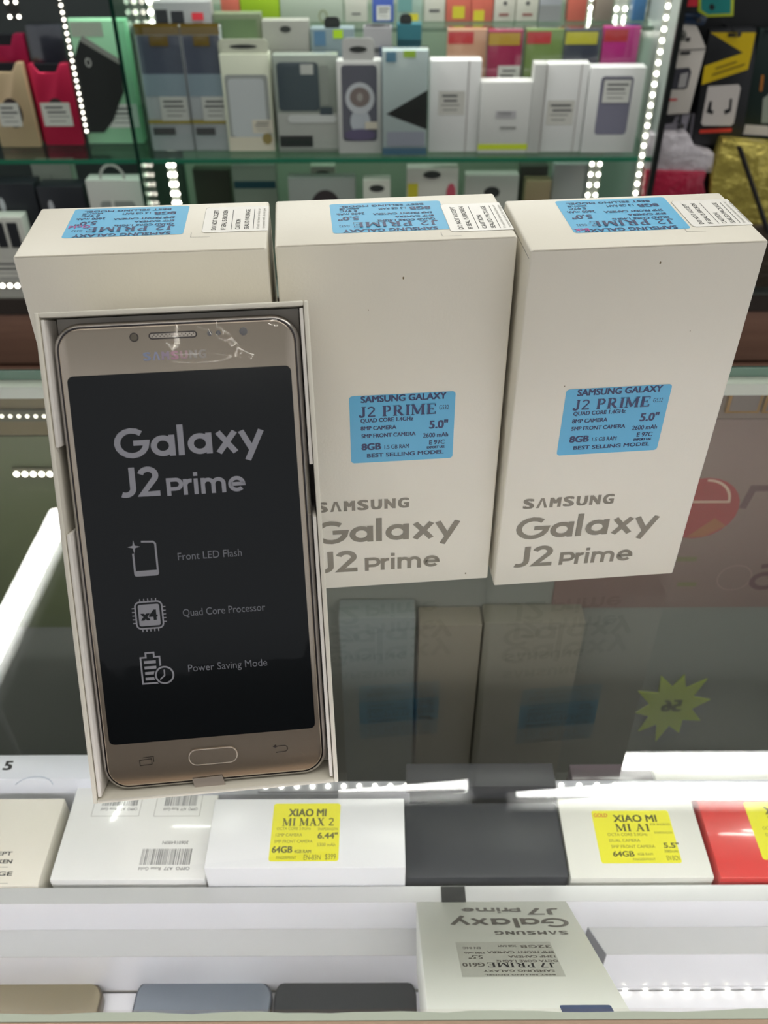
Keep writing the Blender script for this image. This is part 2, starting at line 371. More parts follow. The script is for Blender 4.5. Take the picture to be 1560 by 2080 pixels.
# ================================================================== three standing boxes
def corrected(b):
    o,yaw,lean,w,h,d = b; return o,yaw,lean,w,h,d
BOX=[((-121.7022,-27.1353),.0787,.0007,80.58,152.19,42.45),((-38.576,-23.3664),.0883,.0215,79.94,151.65,43.68),((43.3147,-20.1501),.0912,-.0208,79.46,152.04,42.66)]
BL=['left standing white phone box with the gold phone tray leaning on it',
    'middle standing white phone box, between the two others, its left side behind the tray',
    'right-hand standing white phone box with its whole front and printed name in view']
TOPST=[(12.5,52.5,14,40.2),(19.3,59,9,37.5),(17.5,57.5,12,40)]
SEALY=[(14.5,37.5),(6.3,33),(13,36)]
FRST=[(21,60.5,66,96),(22.4,61.7,64.7,94.4),(18.9,58.3,68.8,98.5)]
BRX=[0,-.4,0]
for i,(o,yaw,lean,W,HH,D) in enumerate(BOX):
    t=thing('phone_box', BL[i], 'box', (0,0,0), group='white phone boxes standing on the glass')
    ex=Vector((cos(yaw),sin(yaw),0)); ey=Vector((-sin(yaw),cos(yaw),0)); uz=Vector((0,0,1))*cos(lean)+ey*sin(lean); ey2=ey*cos(lean)-Vector((0,0,1))*sin(lean)
    dz = .15 + (D*sin(lean) if lean>0 else 0)
    t.matrix_world=Matrix(((ex.x,ey2.x,uz.x,o[0]*MM),(ex.y,ey2.y,uz.y,o[1]*MM),(ex.z,ey2.z,uz.z,dz*MM),(0,0,0,1)))
    c=MB(); n=10
    # walls bow a little like real card; front face kept as a grid
    for (fx,fy) in (((0,0),(W,0)),((W,0),(W,D)),((W,D),(0,D)),((0,D),(0,0))):
        pass
    c.box(0,W,0,D,0,HH,CARD); c.build('carton', t, bevel=.9, seg=3)
    fT=lambda p: Vector((p.x,-.06-p.z,p.y))
    # lid flap seam on the top edges and side
    sm=MB(); sm.box(.9,W-.9,.0,.0+.25,HH-.02,HH+.06,mat('card_edge_worn',(206,198,184),.6)); sm.box(-.05,.02,1,D-1,HH-3.2,HH-2.95,HAIR); sm.build('lid_flap_edge', t)
    s=MB(); x0,x1,y0,y1=TOPST[i]
    tT=lambda p,x1=x1,y1=y1,HH=HH: Vector((x1-p.x,y1-p.y,HH+.07+p.z))
    j2sticker(s, x1-x0, y1-y0, 0, tT, pen=('gold',None,'black')[i]); s.build('top_price_sticker', t)
    ya,yb=SEALY[i]
    q=MB(); sx0=58.6; zt=HH+.12
    q.flat([(sx0+1,ya),(W,ya),(W,yb),(sx0+1,yb),(sx0,yb-1),(sx0,ya+1)], zt, SEAL)
    q.rib([(W,ya),(sx0+1,ya),(sx0,ya+1),(sx0,yb-1),(sx0+1,yb)], .12, zt+.01, HAIR)
    q.add([(W+.07,ya,HH-.9),(W+.07,yb,HH-.9),(W+.07,yb,HH-15),(W+.07,ya,HH-15),(W-.7,ya,HH+.12),(W-.7,yb,HH+.12)],[(0,3,2,1),(0,1,5,4)],SEAL)
    rT=lambda p,ya=ya,zt=zt: Vector((p.y,ya+p.x,zt+.04+p.z))
    def vt(sx,txt,a,b,h,bold,ink=BLACKINK):
        text(q,txt,a,b,0,h,0,ink,bold,lambda p: Vector((sx-p.y,ya+p.x,zt+.05)))
    hh_=yb-ya
    vt(63.2,'DO NOT ACCEPT',2,hh_-3,1.6,.004); vt(66.4,'IF SEAL IS BROKEN',2,hh_-3,1.6,.004)
    q.box(68.2,68.4,ya+2,yb-3,zt+.02,zt+.05,BLACKINK)
    vt(71.2,'CAUTION',2,hh_-12,1.6,.004); vt(74.2,'SEALED PACKAGE',2,hh_-3,1.6,.004)
    q.box(75.6,75.8,ya+2,yb-3,zt+.02,zt+.05,BLACKINK)
    vt(77.7,'If seal has been broken or',2,hh_-2.5,1.0,0,HAIR); vt(79.5,'tampered with, do not give',2,hh_-2.5,1.0,0,HAIR)
    for kk in range(5):
        z_=HH-3-kk*1.9
        text(q,'do not give the package',ya+2,yb-3,0,.9,0,HAIR,0,lambda p,z_=z_: Vector((W+.12,p.x,z_+p.y)))
    q.build('seal_sticker', t)
    m_=MB(); m_.rib([(sx0-3.4,ya+.5),(sx0-3.4,ya-3.5),(sx0+3,ya-3.5)],.16,HH+.07,HAIR); m_.build('corner_mark', t)
    f=MB(); a,b,c0,c1=FRST[i]; j2sticker(f,b-a,c1-c0,.03,fT,a,c0); f.build('front_price_sticker', t)
    br=MB(); dx=(0,-.4,0)[i]; dy=(0,-1.2,0)[i]
    samsungmark(br, 8+dx, 46+dx, 42.9+dy, 5.0, .02, [GREYINK], fT)
    wordmark(br, 'Galaxy', 6.5+dx, 65.3+dx, 26.3+dy, 8.3, .02, GREYINK, fT)
    wordmark(br, 'J2', 6.6+dx, 23.4+dx, 10.4+dy, 8.2, .02, GREYINK, fT)
    wordmark(br, 'Prime', 27+dx, 58+dx, 10.3+dy, 6.4, .02, GREYINK, fT, tk=.95)
    br.build('brand_print', t)
    if i:
        SP=mat('card_speck',(120,104,74),.7)
        for (u,v,r) in ((( 42,139,.5),(30,128,.25),(70,4,.5)) if i==1 else ((44,146,.5),(60,120,.25),(18,100,.3))):
            MB().flat(circ(u,v,r*.6,8,ry=r),.02,SP,fT).build('speck', t)
# ================================================================== tray with the phone
SC=1.0345
M0=((0.99473584,-0.04421422,0.09244305),(0.10237832,0.46747872,-0.87805599),(-0.0043926,0.88289793,0.46954442))
PC=(Vector((-58.8614,-103.7907,91.3189))-CP)*SC+CP
def trayframe(du,dv,dn):
    m=Matrix(M0); c=PC+m@Vector((du,dv,dn))*SC
    mm=(m*SC).to_4x4(); mm.translation=c*MM; return mm
t=thing('phone_tray','open white box tray holding a gold phone, leaning on the left standing box','box',mw=trayframe(0,-72.5,-39))
TO=lambda p: p-Vector((0,-72.5,-39))
x0,x1,y0,y1=-37.3,37.2,-72.7,73.0; wl=1.3; zb,zr=-39,3.0
LINER=mat('white_tray_liner',(240,235,228),.45)
tb=MB(TO); tb.box(x0,x1,y0,y1,zb,zb+1.2,CARD_IN); tb.build('tray_back', t)
for nm,a in (('side_wall',(x0,x0+wl,y0,y1)),('side_wall',(x1-wl,x1,y0,y1)),('end_wall',(x0+wl+.02,x1-wl-.02,y1-wl,y1)),('end_wall',(x0+wl+.02,x1-wl-.02,y0,y0+wl))):
    MB(TO).box(a[0],a[1],a[2],a[3],zb+1.25,zr,CARD).build(nm, t, bevel=.35)
for a in ((x0+wl+.25,x0+wl+1.25,36,y1-wl-.6),(x0+wl+.25,x0+wl+1.35,y0+wl+.6,11),(x1-wl-1.2,x1-wl-.2,27,y1-wl-.6),(x1-wl-1.3,x1-wl-.25,y0+wl+.6,11.5)):
    MB(TO).box(a[0],a[1],a[2],a[3],-24,zr-.4,LINER).build('liner_flap', t, bevel=.25)
MB(TO).box(x0+wl+1.5,x1-wl-1.5,y0+wl+.3,y1-wl-.3,-24,-9.6,CARD_IN).build('insert', t)
ph=thing('smartphone','gold smartphone with a dark start screen and home button lying in the white tray','smartphone',mw=trayframe(0,-70.8,-9.5))
PO=lambda p: p-Vector((0,-70.8,-9.5))
GOLD=mat('gold_front_glass',(216,202,184),.17,metal=.82,coat=.3)
RIM=mat('phone_chrome_rim',(196,192,188),.15,metal=1)
RIMD=mat('phone_rim_dark',(60,54,54),.25,metal=.6)
px0,px1,py0,py1=-34.1,34.2,-70.8,69.8
MB(PO).prism(rrect(px0,py0,px1,py1,7.6,10),-9.3,-.5,RIM).build('body', ph, bevel=1.2, seg=3)
MB(PO).prism(rrect(px0+1.0,py0+1.0,px1-1.0,py1-1.0,6.8,10),-1.25,-.35,RIMD).build('rim_line', ph)
MB(PO).prism(rrect(px0+1.5,py0+1.5,px1-1.5,py1-1.5,6.3,10),-.6,0,GOLD).build('front_glass', ph, bevel=.35, seg=3)
SCRN=mat('screen_black',(13,17,20),.16,spec=.3); SCTX=mat('screen_text_grey',(160,160,170),.5)
sc=MB(PO); sc.prism(rrect(-31.2,-55.4,31.2,55.4,1.7),0,.05,SCRN); 
wordmark(sc,'Galaxy',-20.4,21.2,31.6,6.0,.09,SCTX); wordmark(sc,'J2',-20.4,-9.0,20.2,6.1,.09,SCTX); wordmark(sc,'Prime',-6.8,15.2,20.0,4.6,.09,SCTX,tk=.95)
SCT2=mat('screen_small_text_grey',(122,124,132),.5)
text(sc,'Front LED Flash',-5.5,13.1,.7,2.2,.09,SCT2,-.006)
text(sc,'Quad Core Processor',-5.6,18.7,-16.5,2.2,.09,SCT2,-.006)
text(sc,'Power Saving Mode',-5.6,18,-33.9,2.2,.09,SCT2,-.006)
SI=mat('screen_icon_grey',(158,158,166),.5)
# phone icon with sparkle
sc.rib([(-15.6,7.0),(-12.2,6.8)]+[(-11.6,6.2),(-11.6,-2.6),(-12.2,-3.1),(-17.7,-3.1),(-18.2,-2.6),(-18.2,3.6)],.55,.09,SI)
sc.flat(rrect(-18.4,-3.3,-11.4,-1.7,.5),.1,SI)
sp=[]; 
for k in range(8): r_=2.1 if k%2==0 else .55; sp.append((-17.8+r_*cos(pi/4*k)*(.85),5.6+r_*sin(pi/4*k)))
sc.flat(sp,.12,SI)
# chip icon
cxx,cyy=-15.4,-15.3
sc.rib(rrect(cxx-3.9,cyy-4.1,cxx+3.9,cyy+4.1,1.4),.45,.09,SI,closed=True); sc.flat(rrect(cxx-3.1,cyy-3.3,cxx+3.1,cyy+3.3,.6),.09,SI)
text(sc,'x4',cxx-2.5,cxx+2.4,cyy-1.6,3.2,.13,SCRN,.03)
for k in range(5):
    o_=(k-2)*1.15
    for a in ((cxx+o_-.15,cyy+4.1,cxx+o_+.15,cyy+5.1),(cxx+o_-.15,cyy-5.1,cxx+o_+.15,cyy-4.1),(cxx-4.9,cyy+o_-.15,cxx-3.9,cyy+o_+.15),(cxx+3.9,cyy+o_-.15,cxx+4.9,cyy+o_+.15)):
        sc.flat([(a[0],a[1]),(a[2],a[1]),(a[2],a[3]),(a[0],a[3])],.1,SI)
# battery with clock
bx,by=-19.3,-36.6
sc.rib([(bx,by),(bx+5.6,by),(bx+5.6,by+8.2),(bx+4.0,by+8.2),(bx+4.0,by+9.6),(bx+1.6,by+9.6),(bx+1.6,by+8.2),(bx,by+8.2)],.5,.09,SI,closed=True)
for k in range(4): sc.flat([(bx+.9,by+1+k*1.75),(bx+4.4,by+1+k*1.75),(bx+4.4,by+1.9+k*1.75),(bx+.9,by+1.9+k*1.75)],.1,SI)
sc.flat(circ(bx+6.6,by+2.3,3.2),.12,SCRN); sc.rib(circ(bx+6.6,by+2.3,2.6,24),.5,.15,SI,closed=True); sc.rib([(bx+6.6,by+4.0),(bx+6.6,by+2.2),(bx+5.2,by+1.0)],.4,.16,SI)
sc.build('screen', ph, label='dark screen with grey start-up lettering and icons')
DK=mat('sensor_dark',(40,38,52),.12); 
cm=MB(PO); cm.prism(circ(-11.7,65.3,1.25),0,.08,RIMD); cm.prism(circ(-11.7,65.3,.98),.05,.14,mat('flash_lens',(120,112,98),.1,metal=.7)); cm.build('flash_lens', ph)
sg=MB(PO); sg.prism(rrect(-7.7,64.45,5.7,66.35,.95),0,.06,RIMD); sg.prism(rrect(-7.3,64.8,5.3,66.0,.6),.05,.09,mat('grille_mesh',(186,178,168),.3,metal=.8))
for k in range(22): sg.prism(circ(-6.7+k*.545,65.4+(.25 if k%2 else -.2),.17,6),.08,.11,RIMD)
sg.build('earpiece_grille', ph)
for xx in (9.2,11.6): MB(PO).prism(circ(xx,65.4,.72),0,.06,DK).build('sensor', ph)
MB(PO).prism(circ(18.6,65.5,1.15),0,.07,DK).build('front_camera', ph)
lg=MB(PO); samsungmark(lg,-9.9,8.0,58.7,2.3,.05,[mat('logo_blue',(150,160,190),.3),mat('logo_blue2',(160,165,195),.3),mat('logo_violet',(176,160,180),.3),mat('logo_pink',(196,150,170),.3),mat('logo_rose',(190,160,165),.3),mat('logo_grey',(178,172,165),.3),mat('logo_grey',(178,172,165),.3)]); lg.build('maker_logo', ph, label='iridescent maker lettering')
hb=MB(PO); hb.prism(rrect(-7.9,-64.2,6.7,-59.2,2.4,8),0,.22,mat('home_button_gold',(206,192,174),.2,metal=.8,coat=.6)); hb.rib(rrect(-7.9,-64.2,6.7,-59.2,2.4,8),.3,.24,mat('home_ring',(206,194,180),.45,metal=.3),closed=True); hb.build('home_button', ph)
KD=mat('key_print',(50,42,38),.5)
ky=MB(PO); ky.rib([(-22.8,-62.9),(-19.2,-62.7),(-19.2,-60.9),(-22.8,-61.1)],.22,.05,KD,closed=True); ky.rib([(-21.8,-60.4),(-18.6,-60.2),(-18.6,-62)],.22,.05,KD); ky.build('recents_key', ph)
ky=MB(PO); ky.rib([(18.6,-60.4),(21.2,-60.3)]+arc(21.2,-61.3,1.0,90,-90,8)+[(18.6,-62.4)],.24,.05,KD); ky.flat([(17.6,-60.4),(18.8,-59.7),(18.8,-61.1)],.05,KD); ky.build('back_key', ph)
# protective film: gently wrinkled sheet over the front
nx,ny=40,80; vs=[];fs=[]
rn=random.Random(5); cr=[(rn.uniform(-34,34),rn.uniform(55,70),rn.uniform(0,pi),rn.uniform(.12,.3)) for _ in range(7)]+[(rn.choice((-32,32))+rn.uniform(-2,2),rn.uniform(-60,60),pi/2+rn.uniform(-.1,.1),rn.uniform(.1,.25)) for _ in range(8)]
for j in range(ny+1):
    for i in range(nx+1):
        x=px0+.6+(px1-px0-1.2)*i/nx; y=py0+.6+(py1-py0-1.2)*j/ny; z=.42
        for (a,b,th,am) in cr:
            dx,dy=x-a,y-b; u=dx*cos(th)+dy*sin(th); v=-dx*sin(th)+dy*cos(th); z+=am*math.exp(-(v/.9)**2-(u/9)**2)
        # rounded corners
        ddx=max(0,abs(x)-(34.1-7.6)); ddy=max(0,abs(y+.5)-(70.3-7.6)); r_=sqrt(ddx*ddx+ddy*ddy)
        if r_>7.0: k=7.0/r_; x=(34.1-7.6+ddx*k)*(1 if x>0 else -1) if ddx>0 else x; y=(70.3-7.6+ddy*k)*(1 if y>-.5 else -1)-.5 if ddy>0 else y
        vs.append((x,y,z))
for j in range(ny):
    for i in range(nx): a=j*(nx+1)+i; fs.append((a,a+1,a+nx+2,a+nx+1))
fm=MB(PO); fm.add(vs,fs,FILM); fm.build('protective_film', ph, smooth=True, label='clear crinkled protective film')
tp=MB(PO); tp.prism([(-7.6,-68.6),(1.6,-68.3),(2.4,-71.4),(-6.8,-71.7)],.3,.5,mat('clear_tape_tab',(172,160,150),.25)); tp.build('tape_tab', ph)
# LED strip over the customers' side, mirrored as the dotted line at the top of the phone
Nn=Vector((M0[0][2],M0[1][2],M0[2][2])); Of=PC+Nn*.45*SC
def mirror(px,py,dist):
    d=ray(px,py); tt=((Of-CP).dot(Nn))/d.dot(Nn); P=CP+d*tt; d=d.normalized(); r=d-Nn*2*d.dot(Nn); return P+r*dist
pa=mirror(350,652,1500); pb=mirror(600,640,1500); n_=11
u_=(pb-pa).normalized(); f_=(PC-pa); f_=(f_-u_*f_.dot(u_)).normalized()
led_strip('led_strip','ceiling LED strip behind the viewer, mirrored as dots at the top of the phone',pa,pb,n_,6,f_,strength=60,tape=(120,120,120),w=16)
# ================================================================== goods under the glass
ZT=-151; ZS=-195
def fbox(name,label,px0,px1,pyf,pyb,ztop,zbot,m,group=None,cat='box',film=False,bev=.6,side=None,depth=None):
    """axis box whose top front edge spans px0..px1 at row pyf and whose top reaches back to row pyb"""
    if pyf>1775: ztop=-166.3
    a=H(px0,pyf,2,ztop); b=H(px1,pyf,2,ztop); c=H((px0+px1)/2,pyb,2,ztop); W=b.x-a.x; D=depth or (c.y-a.y)
    t=thing(name,label,cat,(a.x,a.y,zbot),group=group)
    q=MB(); q.box(0,W,0,D,0,ztop-zbot,m); q.build('carton',t,bevel=bev)
    return t,W,D,ztop-zbot,a
UG='boxes in the row on the display step under the glass'
OPM=mat('wrapped_white',(241,241,237),.18,coat=.6)
# white box with barcodes
t,W,D,h,a=fbox('phone_box','shrink-wrapped white box with upside-down barcodes, under the glass below the tray',100,416,1788,1560,ZT,ZS+.3,OPM,UG)
def topT(W,D,h): return lambda p: Vector((W-p.x,D-p.y,h+.06+p.z))
q=MB(); BAR=mat('barcode_ink',(110,110,112),.5)
def loc(px,py): 
    k=H(px,py,2,-166.3); return (k.x-a.x, k.y-a.y)
def barcode(q,x0,y0,x1,y1,h,seed,txt):
    r=random.Random(seed); x=x0
    while x<x1-.8:
        w_=r.choice((.25,.4,.6)); q.box(x,min(x+w_,x1),y0,y1,h+.03,h+.06,BAR); x+=w_+r.choice((.25,.35,.6))
    text(q,txt,0,x1-x0,0,1.7,0,BLACKINK,0,lambda p: Vector((x1-p.x,y0-1.2-p.y,h+.08)))
lx,ly=loc(283,1757); rx,ry=loc(392,1724); barcode(q,lx,ly,rx,ry,h,2,'OPPO  A77  Rose Gold')
text(q,'306016480N',0,(rx-lx)*.52,0,1.8,0,BLACKINK,0,lambda p: Vector((rx-3-p.x,ry+4.4-p.y,h+.08)))
for (u0,u1,sd) in ((185,295,4),(312,415,5)):
    lx,ly=loc(u0+22,1637); rx,ry=loc(u1-6,1600); barcode(q,lx,ly,rx,ry,h,sd,'OPPO  A77  Rose Gold')
    c1=loc(u0,1658); c2=loc(u1,1600); q.rib([(c1[0],c2[1]),(c1[0],c1[1]),(c2[0],c1[1]),(c2[0],c2[1])],.25,h+.04,HAIR)
q.build('barcode_label',t)
# far-left box with seal text
t,W,D,h,a=fbox('phone_box','white box with cut-off seal text at the left edge under the glass',-120,76,1800,1622,ZT,ZS+.3,CARD,UG)
q=MB()
for k,(py,s_) in enumerate(((1738,'EPT'),(1754,'KEN'),(1779,'GE'))):
    p_=loc(4,py); text(q,s_,p_[0]-2.5,p_[0]+5,p_[1],2.2,h+.08,BLACKINK,.02)
for py in (1762,1795): p_=loc(16,py); q.box(p_[0]-10,p_[0],p_[1],p_[1]+.25,h+.04,h+.07,HAIR)
q.build('seal_text',t)
# box with yellow sticker: big
YR1=[('XIAO MI',92,318,33,77,0,.02,0),('MI MAX 2',60,365,87,133,0,0,'serif'),('OCTA CORE 2.0GHz',30,230,140,155,1,0,0),('SNAPDRAGON',272,390,143,158,1,0,0),
 ('12MP CAMERA',27,182,175,192,1,0,0),('6.44"',272,390,172,205,0,.02,0),('5MP FRONT CAMERA',23,245,212,228,1,0,0),('5300 mAh',272,378,230,248,1,0,0),
 ('64GB',13,132,247,283,0,.02,0),('4GB RAM',142,240,267,285,1,.01,0),('FINGERPRINT',43,157,302,318,0,.0,0),('EN-83N',200,297,295,322,1,-.005,0),('$399',322,383,290,320,1,0,0)]
YR2=[('XIAO MI',106,330,30,75,0,.02,0),('MI A1',108,280,87,135,0,0,'serif'),('OCTA CORE 2.0GHz',60,263,145,163,1,0,0),('DUAL CAMERA',63,218,183,200,1,0,0),('FOR ANDROID',290,392,84,98,1,0,0),
 ('SNAPDRAGON',300,392,136,150,1,0,0),('5MP FRONT CAMERA',66,286,220,238,1,0,0),('5.5"',330,408,207,238,0,.02,0),('3080mAh',326,395,250,267,1,0,0),('64GB',66,173,257,290,0,.02,0),
 ('4GB RAM',188,265,268,283,1,0,0),('FINGERPRINT',161,273,300,313,1,0,0),('EN BCN',330,393,285,313,1,-.005,0)]
def ysticker(t,px0,py0,px1,py1,rowsd,h,a_,gold=False,wide=0):
    p0=H(px0,py1,2,a_.z); p1=H(px1,py0,2,a_.z); x0=p0.x-a_.x; y0=p0.y-a_.y; w_=p1.x-p0.x; h_=p1.y-p0.y
    q=MB(); q.flat(rrect(x0,y0,x0+w_,y0+h_,1.4),h+.06,YEL); rows(q,w_,h_,400,330,rowsd,h+.1,[OLIVEINK,OLIVEFAINT],None,x0,y0)
    if gold: text(q,'GOLD',x0+1,x0+w_*.2,y0+h_*.87,h_*.07,h+.12,mat('red_pen_ink',(214,90,50),.5),.01)
    q.build('price_sticker',t)
t,W,D,h,a=fbox('phone_box','plain white box with a yellow sticker reading MI MAX 2 under the glass',414,824,1764,1622,ZT,ZS+.3,WHITEP,UG)
ysticker(t,545,1632,692,1750,YR1,h,a)
t,W,D,h,a=fbox('phone_box','matt black box between the two yellow-stickered boxes under the glass',824,1158,1784,1628,ZT,ZS+.3,mat('matt_black_card',(52,54,60),.42),UG,bev=2.2)
MB().box(W*.23,W*.37,-1.5,-.1,2,h-6,mat('black_tab',(18,19,20),.5)).build('black_tab',t)
b0=H(895,1790,2,-167); b1=H(943,1790,2,-167)
tt=thing('black_strap','short black strap over the grey ledge in front of the matt black box','strap',(b0.x,-74.6,-195))  # black band added for the box's dark reflection on the ledge
MB().box(0,b1.x-b0.x,-.6,.4,0,27.6,mat('black_tab',(18,19,20),.5)).build('band',tt); MB().box(0,b1.x-b0.x,.4,8.4,27.6,28.2,mat('black_tab',(18,19,20),.5)).build('fold',tt)
t,W,D,h,a=fbox('phone_box','off-white box with a yellow sticker reading MI A1 beside the red box under the glass',1160,1452,1784,1620,ZT,ZS+.3,mat('offwhite_card',(232,232,222),.35),UG)
ysticker(t,1222,1646,1356,1754,YR2,h,a,gold=True)
RED=mat('red_card',(224,66,62),.22,coat=.8)
t,W,D,h,a=fbox('phone_box','bright red wrapped box with a yellow sticker at the right edge under the glass',1465,1815,1784,1606,ZT,ZS+.3,RED,UG)
p0=H(1548,1740,2,a.z); q=MB(); x_=p0.x-a.x; q.flat(rrect(x_,10,x_+38,44,1.4),h+.06,YEL); rows(q,38,34,400,330,YR2,h+.1,[OLIVEINK,OLIVEFAINT],None,x_,10); q.build('price_sticker',t)
# rear white sheets / boxes
def boxat(name,label,cat,x0,x1,y0,y1,z0,z1,m,group=None,part='carton',bev=.5):
    t=thing(name,label,cat,((x0+x1)/2,y0,z0),group=group); MB().box(-(x1-x0)/2,(x1-x0)/2,0,y1-y0,0,z1-z0,m).build(part,t,bevel=bev); return t
k0=H(0,1636,2,-158); k1=H(112,1533,2,-158)
t=boxat('white_carton','large white carton with a printed arc and number at the left rear under the glass','box',-330,H(190,1580,2,-158).x+18,-8,H(100,1533,2,-158).y,-408,-158,mat('bluish_white_card',(226,229,236),.3))
ox=(-330+H(190,1580,2,-158).x+18)/2
q=MB(); p_=H(-8,1596,2,-158); text(q,'5',p_.x-ox,p_.x-ox+5,p_.y+18,6,250.1,BLACKINK,.03)
p_=H(55,1636,2,-158); q.rib(arc(p_.x-ox,p_.y+18,11,20,160,14,ry=8),.7,250.1,mat('print_light_blue',(190,198,212),.4)); q.build('print',t)
kA=H(1335,1592,2,-150); kB=H(1560,1562,2,-150)
# things standing behind the rail
YR_=yl+5
def behind(label,u0,u1,pt,dep,m,YR_=YR_):
    k0=H(u0,pt,1,YR_); k1=H(u1,pt,1,YR_)
    return boxat('accessory_box',label,'box',k0.x,k1.x,YR_,YR_+dep,-408,k0.z,m)
behind('upright black box standing behind the matt black box under the glass',826,1130,1598,15,mat('matt_black_card',(52,54,60),.42),yl-3.5)
behind('pale box end standing behind the red box under the glass',1335,1640,1594,13,mat('offwhite_card',(232,232,222),.35))
behind('dark mauve glossy pack behind the off-white box under the glass',1165,1332,1598,15,mat('mauve_dark',(96,84,92),.15))
# three handsets at the front
def handset(name,label,px0,px1,py,m,rim,rz=0,length=150,zt=-226,lines=None):
    a=H(px0,py,2,zt); b=H(px1,py,2,zt); W=b.x-a.x; cx_=(a.x+b.x)/2
    t=thing(name,label,'smartphone',(cx_,a.y,-234.9),rz,group='handsets lying at the front of the counter')
    MB().prism(rrect(-W/2,-length,W/2,0,9,8),0,zt+234.4,rim).build('frame',t,bevel=1.0)
    MB().prism(rrect(-W/2+1,-length+1,W/2-1,-1,8.2,8),zt+234.3,zt+234.9,m).build('back_cover',t,bevel=.3)
    return t
# only the far end of each reaches into view; they run on under the front rim
handset('smartphone','bronze glossy handset cut off at the left under the counter glass',-88,214,1994,mat('bronze_back',(150,140,112),.12,metal=.5,coat=1),mat('bronze_rim',(110,100,84),.25,metal=.7),0,70)
handset('smartphone','blue-grey glossy handset with striped reflections beside the black one',282,557,1988,mat('bluegrey_back',(118,128,138),.1,metal=.5,coat=1),mat('steel_rim',(96,100,108),.2,metal=.8),-.03,70)
handset('smartphone','matt black handset beside the upside-down lettered white box',560,845,1986,mat('black_back',(46,48,50),.4),mat('black_rim',(26,27,29),.3),-.0,70)
# leaning white box with upside-down lettering
fl_,fr_=H(845,1831,2,-170),H(1150,1835,2,-170); 
A_=Vector((fl_.x,-71.5,-170)); wJ=(fr_.x-fl_.x)
nl=H(871,2056,2,-86)
slope=Vector((0,nl.y-A_.y,nl.z-A_.z)); L_=155; sdir=Vector(((nl.x-A_.x)/slope.length*.0,slope.y,slope.z)).normalized()
up=Vector((1,0,0)).cross(sdir*-1).normalized(); 
t=thing('phone_box','white box leaning toward us with upside-down J7 Prime lettering, beside the black handset','box')
ux=Vector((1,0,0)); vy=-sdir      # local y runs from near end to far end
Mx=Matrix(((ux.x,vy.x,up.x,A_.x*MM),(ux.y,vy.y,up.y,A_.y*MM),(ux.z,vy.z,up.z,A_.z*MM),(0,0,0,1)))
JT=34; JL=131
t.matrix_world=Mx@Matrix.Translation((0,0,-JT*MM))
# top plane z=JT, far end y=0, near end y=-JL
J7C=mat('cream_white_card',(234,236,226),.4)
Wn=H(1265,2045,1,nl.y)
q=MB(); q.box(0,wJ,-JL,0,0,JT,J7C); q.build('carton',t,bevel=.7)
jT=lambda p: Vector((wJ-p.x, -p.y, JT+.06+p.z))
def jp(px,py):
    d=ray(px,py); O=A_; tt_=((O-CP).dot(up))/d.dot(up); P=CP+d*tt_-O; return (P.dot(ux),P.dot(vy))
q=MB()
def rot_area(px0,px1,pyb,pyt):   # text upside-down: baseline row pyb is the upper row in the photograph
    a_=jp(px1,pyb); b_=jp(px0,pyt); return a_,b_
JI=mat('warm_grey_ink_dark',(112,106,98),.35)
def jtext(s_,px0,px1,ptop,pbot,fn,ink,bold=.01,xh=1.0):
    A2=jp(px1,ptop); B2=jp(px0,pbot); w_=A2[0]-B2[0]; hgt=abs(A2[1]-B2[1])
    TT=lambda p: Vector((A2[0]-p.x, A2[1]-p.y, JT+.08+p.z))
    if fn=='w': wordmark(q,s_,0,w_,0,hgt*xh,0,ink,TT)
    elif fn=='s': samsungmark(q,0,w_,0,hgt,0,[ink],TT)
    elif fn=='serif': serif(q,s_,0,w_,0,hgt,0,ink,TT)
    else: text(q,s_,0,w_,0,hgt,0,ink,bold,TT)
jtext('Prime',941,1055,1844,1852,'w',JI); jtext('J7',1078,1136,1845,1858,'w',JI,xh=.72)
jtext('Galaxy',920,1151,1865,1879,'w',JI); jtext('SAMSUNG',1004,1153,1891,1899,'s',JI)
q.build('brand_print',t)
a1=jp(925,1914); a2=jp(1165,1984); q=MB(); q.flat([(a1[0],a2[1]),(a2[0]-3,a2[1]),(a2[0]-3,a1[1]),(a1[0],a1[1])],JT+.06,mat('pale_label',(208,209,198),.4))
for s_,u0,u1,v0,v1,f_ in (('32GB',1057,1117,1920,1926,0),('8MP FRONT CAMERA',990,1124,1932,1937,0),('13MP CAMERA',1033,1127,1941,1946,0),('5.5"',952,980,1941,1948,0),('OCTA CORE 1.6GHz',1009,1133,1950,1955,0),('J7 PRIME',992,1126,1956,1966,'serif'),('G610',940,984,1956,1964,0),('SAMSUNG GALAXY',982,1126,1970,1975,0),('BEST SELLING MODEL',985,1128,1979,1982,0),('2GB RAM',1012,1048,1920,1924,0),('3300 mAh',943,985,1934,1938,0),('EN 84C',940,976,1924,1928,0)):
    jtext(s_,u0,u1,v0,v1,f_,BLACKINK if f_=='serif' else JI,.02)
q.build('price_label',t)
b1_=jp(1136,2042); b2_=jp(1272,2060); q=MB(); q.flat(rrect(b1_[0],b2_[1]-14,b2_[0]-4,b1_[1],1),JT+.06,mat('dark_blue_sticker',(62,84,130),.4)); q.build('blue_sticker',t)
